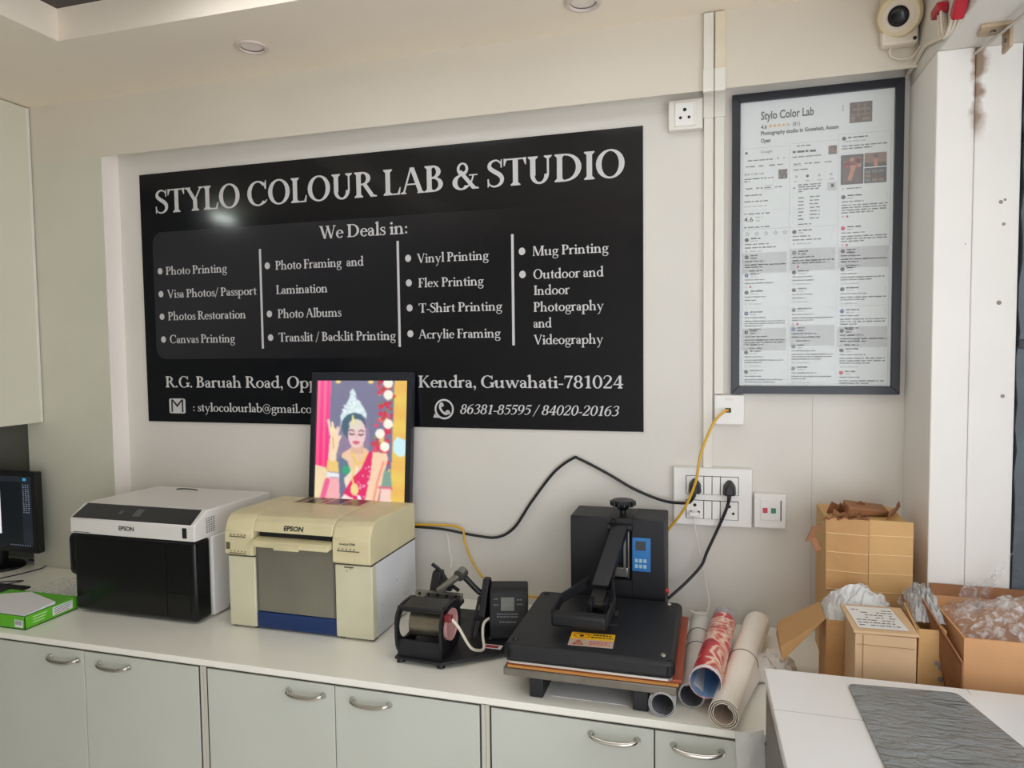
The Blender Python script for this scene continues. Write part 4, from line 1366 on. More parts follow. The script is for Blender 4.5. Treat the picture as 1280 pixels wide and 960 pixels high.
class Paint:
    def __init__(s, w, h, c):
        s.w, s.h = w, h
        s.p = [[c] * w for _ in range(h)]

    def poly(s, pts, c, noise=0.0, fn=None):
        P = [(x * s.w, y * s.h) for x, y in pts]
        y0, y1 = int(min(p[1] for p in P)), int(max(p[1] for p in P)) + 1
        for j in range(max(0, y0), min(s.h, y1)):
            yc = j + 0.5
            xs = []
            for a, b in zip(P, P[1:] + P[:1]):
                if (a[1] <= yc) != (b[1] <= yc):
                    xs.append(a[0] + (yc - a[1]) * (b[0] - a[0]) / (b[1] - a[1]))
            xs.sort()
            for q in range(0, len(xs) - 1, 2):
                for i in range(max(0, int(xs[q] + 0.5)), min(s.w, int(xs[q + 1] + 0.5))):
                    col = fn(i / s.w, j / s.h) if fn else c
                    if noise:
                        k = 1 + prnd.uniform(-noise, noise)
                        col = tuple(min(255, v * k) for v in col)
                    s.p[j][i] = col

    def ell(s, cx, cy, rx, ry, c, noise=0.0, rot=0):
        s.poly([(cx + rx * cos(a * pi / 14) * cos(rot) - ry * sin(a * pi / 14) * sin(rot), cy + rx * cos(a * pi / 14) * sin(rot) + ry * sin(a * pi / 14) * cos(rot)) for a in range(28)], c, noise)

    def line(s, pts, w, c, noise=0.0):
        for a, b in zip(pts, pts[1:]):
            n = max(2, int(max(abs(a[0] - b[0]), abs(a[1] - b[1])) * 220))
            for k in range(n + 1):
                s.ell(a[0] + (b[0] - a[0]) * k / n, a[1] + (b[1] - a[1]) * k / n, w / 2, w / 2 * s.w / s.h, c, noise)


prnd = random.Random(77)
im = Paint(IW, IH, (112, 112, 142))
im.poly([(0, 0), (1, 0), (1, 1), (0, 1)], None, 0.03, lambda u, v: (118 - 14 * v, 116 - 12 * v, 146 - 8 * v))
im.poly([(0, 0), (0.155, 0), (0.15, 0.3), (0.155, 1), (0, 1)], None, 0.04, lambda u, v: (250, 92 - 60 * v + 30 * sin(u * 90), 150 - 40 * v))
for x in (0.235, 0.60, 0.79):
    im.ell(x, 0.008, 0.03, 0.016, (250, 214, 120))
im.poly([(0.86, 0), (1, 0), (1, 1), (0.84, 1)], None, 0.06, lambda u, v: (236, 190 - 10 * sin(v * 30), 84))
for k in range(150):
    v = prnd.random()
    u = 0.745 + 0.07 * sin(v * 9) * 0.4 + prnd.uniform(-0.075, 0.085)
    im.ell(u, v * 0.99, prnd.uniform(0.012, 0.03), prnd.uniform(0.01, 0.022), prnd.choice([(226, 40, 70), (238, 60, 96), (204, 34, 60), (226, 40, 70), (122, 130, 70), (226, 196, 120), (190, 60, 60)]))
for u, v in ((0.795, 0.115), (0.80, 0.35), (0.715, 0.43), (0.79, 0.02), (0.77, 0.535), (0.79, 0.78), (0.80, 0.97)):
    im.ell(u, v, 0.052, 0.04, (252, 246, 228), 0.04)
im.poly([(0.865, 0.49), (0.90, 0.45), (0.995, 0.48), (0.99, 0.60), (0.93, 0.615), (0.86, 0.57)], (200, 240, 255), 0.02)
# chair / cloth at lower left
im.poly([(0, 0.70), (0.12, 0.72), (0.17, 0.80), (0.14, 1), (0, 1)], (240, 214, 170), 0.05)
# veil and hair
im.poly([(0.30, 0.36), (0.36, 0.26), (0.54, 0.26), (0.60, 0.42), (0.60, 0.60), (0.52, 0.62), (0.34, 0.58), (0.24, 0.66), (0.26, 0.5)], (138, 118, 150), 0.05)
im.ell(0.425, 0.375, 0.135, 0.115, (62, 92, 110), 0.06)
# shoulders, neck
im.poly([(0.30, 0.60), (0.40, 0.55), (0.56, 0.55), (0.66, 0.62), (0.66, 0.8), (0.34, 0.85), (0.28, 0.7)], (238, 196, 160), 0.05)
im.poly([(0.40, 0.48), (0.54, 0.48), (0.54, 0.60), (0.40, 0.60)], (226, 176, 150), 0.03)
# face
im.ell(0.46, 0.435, 0.098, 0.118, (238, 200, 198), 0.02, 0.12)
im.ell(0.44, 0.36, 0.07, 0.045, (224, 214, 196), 0.02)
im.line([(0.375, 0.41), (0.40, 0.404), (0.425, 0.414)], 0.014, (112, 84, 92))
im.line([(0.48, 0.415), (0.51, 0.405), (0.535, 0.415)], 0.014, (112, 84, 92))
im.line([(0.38, 0.436), (0.405, 0.444), (0.43, 0.438)], 0.016, (96, 64, 80))
im.line([(0.48, 0.44), (0.505, 0.447), (0.53, 0.44)], 0.016, (96, 64, 80))
im.line([(0.455, 0.43), (0.452, 0.47), (0.465, 0.478)], 0.008, (214, 164, 160))
im.line([(0.425, 0.506), (0.455, 0.500), (0.485, 0.508)], 0.018, (206, 64, 96))
im.line([(0.436, 0.514), (0.456, 0.518), (0.476, 0.514)], 0.014, (216, 92, 116))
im.line([(0.41, 0.29), (0.415, 0.35)], 0.022, (246, 226, 150))
# crown
im.poly([(0.275, 0.345), (0.27, 0.29), (0.31, 0.225), (0.345, 0.17), (0.375, 0.13), (0.37, 0.09), (0.40, 0.065), (0.43, 0.09), (0.425, 0.125), (0.47, 0.165), (0.52, 0.21), (0.565, 0.27), (0.56, 0.31), (0.50, 0.275), (0.42, 0.262), (0.34, 0.285)], (212, 232, 234), 0.10)
for k in range(70):
    u, v = prnd.uniform(0.29, 0.55), prnd.uniform(0.10, 0.31)
    if abs(u - 0.415) < 0.02 + (v - 0.07) * 0.6 and v < 0.30 - 0.05 * (1 - abs(u - 0.42) / 0.14):
        im.ell(u, v, 0.009, 0.008, prnd.choice([(255, 255, 255), (182, 206, 216), (240, 250, 250)]))
im.line([(0.285, 0.34), (0.25, 0.45), (0.235, 0.58)], 0.012, (216, 200, 206), 0.1)
# blouse, sari and pallu
im.poly([(0.27, 0.62), (0.36, 0.66), (0.40, 0.74), (0.30, 0.86), (0.27, 0.78)], (92, 112, 138), 0.05)
im.ell(0.35, 0.735, 0.045, 0.035, (40, 160, 110), 0.1)
im.poly([(0.33, 0.80), (0.46, 0.70), (0.50, 0.72), (0.36, 0.90)], (246, 222, 196), 0.06)
im.poly([(0.60, 0.575), (0.64, 0.585), (0.63, 0.75), (0.58, 0.95), (0.50, 1.0), (0.31, 1.0), (0.33, 0.92), (0.42, 0.80), (0.52, 0.72)], (226, 28, 92), 0.06)
for k in range(46):
    u, v = prnd.uniform(0.34, 0.63), prnd.uniform(0.6, 0.98)
    if v > 1.02 - (u - 0.30) * 1.15:
        im.ell(u, v, 0.009, 0.007, (252, 206, 220))
im.poly([(0.64, 0.58), (0.79, 0.585), (0.81, 0.63), (0.76, 0.78), (0.70, 1.0), (0.56, 1.0), (0.62, 0.76)], (250, 208, 172), 0.06)
im.line([(0.76, 0.66), (0.70, 0.82), (0.66, 0.98)], 0.025, (244, 150, 128), 0.1)
im.poly([(0.77, 0.72), (0.84, 0.74), (0.86, 0.86), (0.74, 0.86)], (118, 158, 142), 0.08)
im.poly([(0.74, 0.87), (0.85, 0.87), (0.84, 1.0), (0.72, 1.0)], (246, 208, 196), 0.04)
im.line([(0.72, 0.865), (0.85, 0.865)], 0.024, (220, 100, 120))
im.line([(0.42, 0.60), (0.46, 0.68), (0.52, 0.68), (0.56, 0.60)], 0.026, (240, 196, 96), 0.12)
im.line([(0.46, 0.66), (0.42, 0.80), (0.45, 0.88)], 0.022, (240, 204, 110), 0.12)
im.ell(0.45, 0.89, 0.045, 0.05, (244, 214, 140), 0.12)
# raised hand with bangles
im.poly([(0.145, 0.62), (0.155, 0.50), (0.17, 0.42), (0.22, 0.40), (0.25, 0.44), (0.265, 0.52), (0.24, 0.60), (0.235, 0.70), (0.15, 0.70)], (248, 218, 176), 0.05)
for a, b in (((0.17, 0.45), (0.135, 0.33)), ((0.20, 0.43), (0.18, 0.35)), ((0.23, 0.45), (0.245, 0.39)), ((0.25, 0.5), (0.275, 0.46))):
    im.line([a, b], 0.03, (250, 216, 186))
im.ell(0.185, 0.405, 0.035, 0.022, (252, 232, 176))
im.line([(0.19, 0.47), (0.2, 0.56)], 0.012, (226, 150, 110))
im.poly([(0.13, 0.66), (0.26, 0.67), (0.27, 0.76), (0.13, 0.75)], (238, 200, 112), 0.08)
im.poly([(0.135, 0.755), (0.275, 0.765), (0.275, 0.80), (0.14, 0.795)], (236, 236, 246), 0.03)
im.poly([(0.14, 0.80), (0.275, 0.80), (0.29, 1.0), (0.13, 1.0)], (246, 172, 176), 0.06)
im.line([(0.14, 0.83), (0.09, 0.98)], 0.06, (238, 88, 140), 0.06)
im.poly([(0.29, 0.98), (0.34, 0.93), (0.42, 0.96), (0.46, 1.0), (0.28, 1.0)], (250, 226, 216), 0.04)
im.line([(0.50, 0.95), (0.52, 1.0)], 0.04, (250, 250, 250))
im.line([(0.50, 0.97), (0.50, 1.0)], 0.012, (90, 80, 110))

for _ in range(2):
    src = [row[:] for row in im.p]
    for j in range(1, IH - 1):
        for i in range(1, IW - 1):
            im.p[j][i] = tuple((4 * src[j][i][c] + 2 * (src[j - 1][i][c] + src[j + 1][i][c] + src[j][i - 1][c] + src[j][i + 1][c]) + src[j - 1][i - 1][c] + src[j - 1][i + 1][c] + src[j + 1][i - 1][c] + src[j + 1][i + 1][c]) / 16 for c in range(3))

FXC = -1.2175
t = thing('framed_portrait', 'glowing bridal portrait in a black frame leaning behind the cream printer', 'picture frame', (FXC, -0.078, 1.059))
tiltM = Matrix.Translation((FXC, -0.076, 1.0592)) @ Matrix.Rotation(rad(-5.8), 4, 'X')
fh, fhw, fr = 0.497, 0.200, 0.021
mb = MB()
for q in ([(-fhw, 0), (fhw, 0), (fhw - fr, 0.03), (-fhw + fr, 0.03)], [(-fhw, fh), (fhw, fh), (fhw - fr, fh - 0.03), (-fhw + fr, fh - 0.03)],
          [(-fhw, 0), (-fhw, fh), (-fhw + fr, fh - 0.03), (-fhw + fr, 0.03)], [(fhw, 0), (fhw, fh), (fhw - fr, fh - 0.03), (fhw - fr, 0.03)]):
    mb.prism(q, 'y', -0.012, 0.014, bev=0.0015, M=tiltM)
mb.build('frame', frame_black, t)
mb = MB()
iw, ih = 2 * (fhw - fr), fh - 0.06
order = []
lay_cols = []
for j in range(IH):
    for i in range(IW):
        x0 = -iw / 2 + iw * i / IW
        z1 = 0.03 + ih * (1 - j / IH)
        q = [(x0, -0.005, z1 - ih / IH), (x0 + iw / IW, -0.005, z1 - ih / IH), (x0 + iw / IW, -0.005, z1), (x0, -0.005, z1)]
        mb.poly([tiltM @ Vector(p) for p in q])
        lay_cols.append((*lin([min(255, 20 + v * 0.95) for v in im.p[j][i]]), 1))
mb.bm.faces.index_update()
mb.build('backlit_print', attr_mat('backlit_print', 'paint', 0.25, emit=2.3), t, colors=lay_cols)
MB().box(-fhw + 0.004, fhw - 0.004, -0.002, 0.013, 0.004, fh - 0.004, M=tiltM).build('backing', frame_black, t)
# ------------------------------------------------------------------ mug press
steel = mat('brushed_steel', (150, 148, 142), 0.35, 0.9, var=0.15, scale=20)
worn_steel = mat('worn_heater_steel', (128, 122, 108), 0.38, 0.85, var=0.3, scale=14)
pink = mat('pink_silicone', (196, 146, 142), 0.55, var=0.05)
label_grey = mat('label_grey_print', (112, 113, 108), 0.5, var=0.1, scale=200)
press_black = mat('press_powder_black', (20, 21, 26), 0.5, var=0.06, bump=0.04, bscale=220)
t = thing('mug_press', 'small black mug press with a steel heater cylinder, left of the heat press', 'mug press', (-0.70, -0.38, 0.75))
mb = MB()
mb.prism([(-0.868, -0.53), (-0.722, -0.54), (-0.53, -0.39), (-0.53, -0.14), (-0.868, -0.14)], 'z', 0.762, 0.770, bev=0.002)
mb.build('base_plate', press_black, t)
for x, y in ((-0.855, -0.515), (-0.73, -0.522), (-0.55, -0.16), (-0.85, -0.16)):
    MB().cyl((x, y, 0.7502), (x, y, 0.763), 0.012, 0.010, n=16).build('foot', black_rubber, t)
cyc, czc, cr = -0.455, 0.848, 0.040


def cheek(x0, x1):
    """upright side plate: rounded outline with a round hole around the heater"""
    mb = MB()
    n = 40
    outer, inner = [], []
    for k in range(n):
        a = 2 * pi * k / n
        c, s = cos(a), sin(a)
        # superellipse, wide at the foot
        ro = 1.0 / ((abs(c) / 0.076) ** 3.2 + (abs(s) / (0.060 if s > 0 else 0.084)) ** 3.2) ** (1 / 3.2)
        outer.append((cyc + c * ro, czc + s * ro))
        inner.append((cyc + 0.060 * c, czc + 0.046 * s))
    for k in range(n):
        j = (k + 1) % n
        mb.hexa([(x0, *outer[k]), (x0, *outer[j]), (x0, *inner[j]), (x0, *inner[k])], [(x1, *outer[k]), (x1, *outer[j]), (x1, *inner[j]), (x1, *inner[k])])
    return mb


cheek(-0.866, -0.858).build('side_plate', press_black, t)
cheek(-0.732, -0.724).build('side_plate', press_black, t)
mb = MB()
mb.hexa([(-0.862, -0.522, 0.770), (-0.728, -0.522, 0.770), (-0.728, -0.514, 0.770), (-0.862, -0.514, 0.770)], [(-0.862, -0.520, 0.815), (-0.728, -0.520, 0.815), (-0.728, -0.512, 0.815), (-0.862, -0.512, 0.815)])
mb.build('front_guard', press_black, t)
hd = MB()
Mc = Matrix.Translation((-0.858, cyc, czc)) @ Matrix.Rotation(pi / 2, 4, 'Y')
hd.lathe([(0.036, 0.020), (0.0415, 0.020), (0.0415, 0.124), (0.036, 0.124)], Mc, 44)
o = hd.build('heater_cylinder', worn_steel, t)
ln_ = MB()
ln_.lathe([(0.0, 0.131), (0.030, 0.132), (0.040, 0.1345), (0.0425, 0.138), (0.0445, 0.138), (0.0445, 0.1245), (0.0425, 0.1245)], Mc, 44)
ln_.build('heater_lining', pink, o)
mb = MB()
mb.hexa([(-0.857, -0.500, 0.895), (-0.733, -0.500, 0.895), (-0.733, -0.425, 0.899), (-0.857, -0.425, 0.899)], [(-0.857, -0.500, 0.905), (-0.733, -0.500, 0.905), (-0.733, -0.425, 0.909), (-0.857, -0.425, 0.909)], bev=0.003)
mb.tube([(-0.866, -0.503, 0.899), (-0.724, -0.503, 0.899)], 0.008, 12, sub=0)
mb.build('top_bridge', black_plastic, t)
# red terminal and white lead at the open end
MB().box(-0.724, -0.70, -0.516, -0.498, 0.875, 0.896, bev=0.005).build('red_terminal', mat('red_terminal', (118, 30, 36), 0.4), t)
cab = MB().tube([(-0.702, -0.508, 0.884), (-0.685, -0.50, 0.86), (-0.66, -0.48, 0.80), (-0.645, -0.455, 0.779), (-0.635, -0.43, 0.776), (-0.648, -0.40, 0.80), (-0.655, -0.36, 0.824), (-0.63, -0.31, 0.828), (-0.60, -0.285, 0.822)], 0.0042, 8)
o = cab.build('heater_lead', mat('cream_sleeve', (222, 214, 196), 0.5), t)
o['label'] = 'white heater lead'
mb = MB()
mb.box(-0.645, -0.59, -0.415, -0.388, 0.7701, 0.7706)
mb.box(-0.638, -0.60, -0.410, -0.393, 0.7706, 0.7708, mi=1)
mb.build('base_label', [sheet_w, mat('label_red', (176, 60, 60), 0.6, var=0)], t)
# clamp frame and lever behind the heater
MB().prism([(-0.21, 0.77), (-0.30, 0.77), (-0.31, 0.84), (-0.262, 0.928), (-0.232, 0.93), (-0.225, 0.88)], 'x', -0.862, -0.832, bev=0.004).build('clamp_plate', press_black, t)
MB().prism([(-0.20, 0.77), (-0.33, 0.77), (-0.335, 0.83), (-0.285, 0.925), (-0.262, 0.928), (-0.235, 0.86)], 'x', -0.685, -0.664, bev=0.003).build('clamp_plate', press_black, t)
mb = MB()
mb.box(-0.895, -0.742, -0.322, -0.305, 0.862, 0.884, bev=0.001)
for i in range(5):
    mb.cyl((-0.88 + i * 0.03, -0.3215, 0.877), (-0.88 + i * 0.03, -0.3235, 0.877), 0.005, n=12, mi=1)
mb.build('hinge_bar', [steel, hole], t)
mb = MB()
mb.box(-0.87, -0.74, -0.40, -0.30, 0.852, 0.866, bev=0.003)
mb.build('clamp_bed', press_black, t)
mb = MB()
mb.tube([(-0.822, -0.31, 0.885), (-0.79, -0.30, 0.91), (-0.755, -0.29, 0.938)], 0.011, 14, sub=3)
mb.cyl((-0.757, -0.303, 0.936), (-0.751, -0.276, 0.942), 0.018, n=20)
mb.build('lever_tube', steel, t)
mb = MB()
mb.tube([(-0.752, -0.29, 0.94), (-0.73, -0.285, 0.915), (-0.70, -0.28, 0.885), (-0.672, -0.275, 0.87)], 0.009, 10)
mb.tube([(-0.87, -0.24, 0.945), (-0.84, -0.25, 0.93), (-0.80, -0.28, 0.905), (-0.76, -0.30, 0.89)], 0.006, 10)
mb.cyl((-0.81, -0.295, 0.898), (-0.785, -0.295, 0.898), 0.015, n=16)
mb.build('lever_link', press_black, t)
mb = MB()
for x in (-0.70, -0.685, -0.64):
    mb.hexa([(x - 0.004, -0.36, 0.771), (x + 0.004, -0.36, 0.771), (x + 0.004, -0.352, 0.771), (x - 0.004, -0.352, 0.771)], [(x + 0.004, -0.30, 0.875), (x + 0.012, -0.30, 0.875), (x + 0.012, -0.292, 0.875), (x + 0.004, -0.292, 0.875)])
mb.box(-0.70, -0.64, -0.335, -0.327, 0.815, 0.823)
mb.build('linkage_strap', press_black, t)
# tilted control box
bxM = Matrix.Translation((-0.606, -0.285, 0.771)) @ Matrix.Rotation(rad(14), 4, 'Z')
mb = MB()
mb.prism([(-0.062, 0.0), (0.062, 0.0), (0.062, 0.128), (0.05, 0.14), (-0.012, 0.140), (-0.028, 0.132), (-0.062, 0.045)], 'x', -0.052, 0.062, bev=0.005, M=bxM)
mb.build('control_box', black_matt, t)
mb = MB()
def cf(x, k, off=0.0015):
    y, z = -0.062 + 0.034 * k, 0.045 + 0.087 * k
    return bxM @ Vector((x, y - off * 0.93, z + off * 0.36))
mb.poly([cf(-0.018, 0.42), cf(0.022, 0.42), cf(0.022, 0.83), cf(-0.018, 0.83)])
mb.build('display_label', label_grey, t)
mb = MB()
for a, b, k in ((-0.03, 0.034, 0.30), (-0.03, 0.034, 0.22), (-0.022, 0.028, 0.06), (-0.04, -0.026, 0.58), (-0.04, -0.026, 0.76), (0.03, 0.048, 0.6), (0.03, 0.044, 0.74)):
    x = a
    while x < b:
        w = srn.uniform(0.003, 0.008)
        mb.poly([cf(x, k), cf(min(b, x + w), k), cf(min(b, x + w), k + 0.035), cf(x, k + 0.035)])
        x += w + 0.002
mb.build('panel_lettering', mat('panel_print_grey', (112, 114, 118), 0.5, var=0), t)

# ------------------------------------------------------------------ heat press
t = thing('heat_press', 'large black flat-bed heat press with a lever arm and blue control panel', 'heat press', (-0.30, -0.4, 0.75))
mb = MB()
for x0, x1 in ((-0.45, -0.415), (-0.19, -0.153)):
    mb.box(x0, x1, -0.618, -0.10, 0.7502, 0.808, bev=0.003)
mb.box(-0.415, -0.19, -0.20, -0.10, 0.775, 0.808, bev=0.002)
mb.build('base_frame', press_black, t)
MB().box(-0.514, -0.085, -0.636, -0.235, 0.807, 0.828, bev=0.003).build('lower_platen', mat('platen_grey_metal', (122, 116, 106), 0.45, 0.5, var=0.15, scale=18), t)
MB().box(-0.504, -0.080, -0.634, -0.23, 0.8283, 0.8365, bev=0.002).build('foam_pad', mat('ochre_foam', (190, 128, 62), 0.7, var=0.1, scale=20), t)
MB().box(-0.506, -0.072, -0.632, -0.225, 0.8367, 0.8457, bev=0.003).build('silicone_pad', mat('orange_silicone', (158, 72, 44), 0.5, var=0.12, scale=10), t)


def rrect(x0, x1, y0, y1, r, n=6):
    p = []
    for cx, cy, a0 in ((x1 - r, y1 - r, 0), (x0 + r, y1 - r, 90), (x0 + r, y0 + r, 180), (x1 - r, y0 + r, 270)):
        for k in range(n + 1):
            a = rad(a0 + 90 * k / n)
            p.append((cx + r * cos(a), cy + r * sin(a)))
    return p


mb = MB()
mb.prism(rrect(-0.510, -0.090, -0.648, -0.243, 0.018), 'z', 0.8515, 0.893, bev=0.010, seg=3)
up = mb.build('upper_platen', press_black, t)
MB().prism(rrect(-0.505, -0.095, -0.645, -0.25, 0.014), 'z', 0.846, 0.8513).build('heating_plate', mat('heating_plate_silver', (206, 204, 198), 0.3, 0.7, var=0.03), t)
for x, y in ((-0.488, -0.61), (-0.118, -0.612), (-0.487, -0.27), (-0.125, -0.268)):
    MB().lathe([(0, 0.005), (0.004, 0.005), (0.0075, 0.002), (0.008, 0.0)], Matrix.Translation((x, y, 0.893)), 16).build('bolt', steel if x > -0.4 else press_black, up)
# rear column
mb = MB()
mb.box(-0.426, -0.3045, -0.203, -0.06, 0.808, 1.120, bev=0.004)
mb.box(-0.2405, -0.140, -0.203, -0.06, 0.808, 1.120, bev=0.004)
mb.box(-0.31, -0.235, -0.15, -0.06, 0.808, 1.118)
mb.box(-0.31, -0.235, -0.202, -0.15, 1.085, 1.119)
mb.box(-0.31, -0.235, -0.202, -0.15, 0.808, 0.93)
mb.build('column', press_black, t)
mb = MB()
for x in (-0.298, -0.252):
    mb.tube([(x, -0.17, 0.93), (x, -0.17, 1.08)], 0.006, 10, sub=0)
mb.box(-0.292, -0.252, -0.19, -0.155, 0.935, 0.965, bev=0.003)
mb.box(-0.265, -0.258, -0.19, -0.155, 0.96, 1.075)
mb.build('spring_rod', steel, t)
mb = MB()
mb.lathe([(0, 0.0), (0.010, 0.0), (0.010, 0.012), (0.014, 0.014), (0.020, 0.022), (0.034, 0.026), (0.037, 0.031), (0.037, 0.040), (0.033, 0.044), (0, 0.046)], Matrix.Translation((-0.272, -0.145, 1.1195)), 28)
for k in range(14):
    a = 2 * pi * k / 14
    mb.cyl((-0.272 + 0.037 * cos(a), -0.145 + 0.037 * sin(a), 1.148), (-0.272 + 0.037 * cos(a), -0.145 + 0.037 * sin(a), 1.160), 0.0035, n=8)
mb.build('pressure_knob', black_plastic, t)
cp = MB().box(-0.237, -0.183, -0.2055, -0.2025, 0.962, 1.064, bev=0.001).build('control_panel', mat('control_blue', (44, 122, 190), 0.35, var=0.06, scale=60), t)
MB().box(-0.227, -0.197, -0.2065, -0.205, 1.026, 1.054, bev=0.0005).build('display', mat('lcd_grey', (60, 66, 70), 0.25, var=0), cp)
for j in range(2):
    for i in range(3):
        MB().box(-0.229 + i * 0.0125, -0.220 + i * 0.0125, -0.2068, -0.205, 0.972 + j * 0.017, 0.983 + j * 0.017, bev=0.0006).build('button', mat('button_pale', (168, 200, 214), 0.4, var=0), cp)
MB().cyl((-0.1395, -0.19, 0.905), (-0.131, -0.19, 0.905), 0.007, n=16).build('power_switch', mat('red_switch', (190, 40, 40), 0.35), t)
# lever arm, U-shaped handle and centre bracket
ar = MB()
d = Vector((-0.040, -0.155, -0.135))
a0, a1 = Vector((-0.272, -0.212, 1.093)), Vector((-0.308, -0.365, 0.958))
w = Vector((0.024, 0, 0))
nn_ = (a1 - a0).cross(Vector((1, 0, 0))).normalized()
if nn_.z < 0:
    nn_ = -nn_
hh = nn_ * 0.014
ar.hexa([a0 - w - hh, a0 + w - hh, a0 + w + hh, a0 - w + hh], [a1 - w - hh, a1 + w - hh, a1 + w + hh, a1 - w + hh], bev=0.003)
ar.cyl(a0 - Vector((0.036, 0, 0)), a0 + Vector((0.036, 0, 0)), 0.010, n=14)
ar.hexa([(-0.298, -0.20, 1.055), (-0.285, -0.20, 1.055), (-0.285, -0.19, 1.055), (-0.298, -0.19, 1.055)], [(-0.298, -0.235, 1.115), (-0.285, -0.235, 1.115), (-0.285, -0.19, 1.115), (-0.298, -0.19, 1.115)])
ar.build('lever_arm', press_black, t)
mb = MB()
mb.hexa([(-0.332, -0.43, 0.925), (-0.292, -0.43, 0.925), (-0.290, -0.36, 0.945), (-0.328, -0.36, 0.945)], [(-0.332, -0.43, 0.935), (-0.292, -0.43, 0.935), (-0.290, -0.36, 0.957), (-0.328, -0.36, 0.957)], bev=0.001)
mb.build('arm_end', mat('dark_steel', (84, 82, 80), 0.4, 0.8, var=0.1), t)
mb = MB()
# the two side straps of the handle and its thick grip
for p in ([(-0.345, -0.34, 0.965), (-0.405, -0.44, 0.945), (-0.412, -0.52, 0.928)], [(-0.276, -0.345, 0.968), (-0.258, -0.44, 0.945), (-0.266, -0.53, 0.928)]):
    for a, b in zip(p, p[1:]):
        a, b = Vector(a), Vector(b)
        w2 = Vector((0.0035, 0, 0))
        u2 = Vector((0, 0, 0.014))
        mb.hexa([a - w2 - u2, a + w2 - u2, a + w2 + u2, a - w2 + u2], [b - w2 - u2, b + w2 - u2, b + w2 + u2, b - w2 + u2], bev=0.001)
mb.box(-0.412, -0.266, -0.54, -0.502, 0.905, 0.94, bev=0.008, seg=3)
mb.build('handle', black_matt, t)
mb = MB()
mb.box(-0.375, -0.245, -0.47, -0.36, 0.8925, 0.8985, bev=0.0015)
mb.box(-0.33, -0.318, -0.45, -0.36, 0.898, 0.945, bev=0.002)
mb.box(-0.288, -0.276, -0.45, -0.36, 0.898, 0.945, bev=0.002)
mb.cyl((-0.335, -0.42, 0.93), (-0.27, -0.42, 0.93), 0.008, n=14)
mb.cyl((-0.262, -0.40, 0.898), (-0.262, -0.40, 0.912), 0.010, n=6)
mb.build('centre_bracket', press_black, t)
# warning sticker on the platen: yellow upper half, silver lower half
stM = Matrix.Translation((-0.352, -0.612, 0.8932)) @ Matrix.Rotation(rad(3), 4, 'Z')
mb = MB()
mb.box(0, 0.112, 0.040, 0.082, 0, 0.0006, mi=0, M=stM)
mb.box(0, 0.112, 0, 0.040, 0, 0.0006, mi=1, M=stM)
for cx, cy, r, m0, m1 in ((0.028, 0.061, 0.015, 2, 0),):
    for q in ring(cx, cy, r * 1.4, r, 0.003, 0.003, 0, 360, 20):
        mb.poly([stM @ Vector((x, y, 0.0009)) for x, y in q], 2)
    mb.poly([stM @ Vector((cx + 0.006 * cos(k * pi / 4), cy + 0.007 * sin(k * pi / 4), 0.0009)) for k in range(8)], 3)
for q in ([(0.010, 0.006), (0.038, 0.006), (0.036, 0.010), (0.013, 0.010)], [(0.010, 0.006), (0.014, 0.006), (0.0255, 0.034), (0.022, 0.034)], [(0.038, 0.006), (0.034, 0.006), (0.0225, 0.034), (0.026, 0.034)]):
    mb.poly([stM @ Vector((x, y, 0.0009)) for x, y in q], 2)
mb.poly([stM @ Vector(p) for p in ((0.0225, 0.013, 0.0009), (0.0255, 0.013, 0.0009), (0.0255, 0.023, 0.0009), (0.0225, 0.023, 0.0009))], 3)
for x0, x1, y in ((0.058, 0.104, 0.066), (0.052, 0.108, 0.052), (0.052, 0.106, 0.027), (0.052, 0.10, 0.018), (0.052, 0.106, 0.009)):
    x = x0
    while x < x1:
        w3 = srn.uniform(0.004, 0.009)
        mb.poly([stM @ Vector(p) for p in ((x, y, 0.0009), (min(x1, x + w3), y, 0.0009), (min(x1, x + w3), y + (0.007 if y > 0.04 else 0.004), 0.0009), (x, y + (0.007 if y > 0.04 else 0.004), 0.0009))], 3 if y > 0.04 else 2)
        x += w3 + 0.002
mb.build('warning_sticker', [mat('sticker_yellow', (240, 186, 30), 0.4, var=0.02), mat('sticker_silver', (196, 172, 156), 0.35, var=0.05), mat('sticker_red', (192, 60, 40), 0.5, var=0), mat('sticker_black', (60, 46, 30), 0.5, var=0)], t)
tag(MB().box(-0.395, -0.205, -0.60, -0.22, 0.7503, 0.7512).build('paper_sheet', sheet_w), 'white sheet lying under the heat press between its feet', 'paper')

# ------------------------------------------------------------------ rolls of paper
kraft_edge = mat('roll_cream', (246, 238, 226), 0.55, var=0.05, scale=6)
roll_in = mat('roll_inside_grey', (120, 122, 128), 0.6, var=0.05)


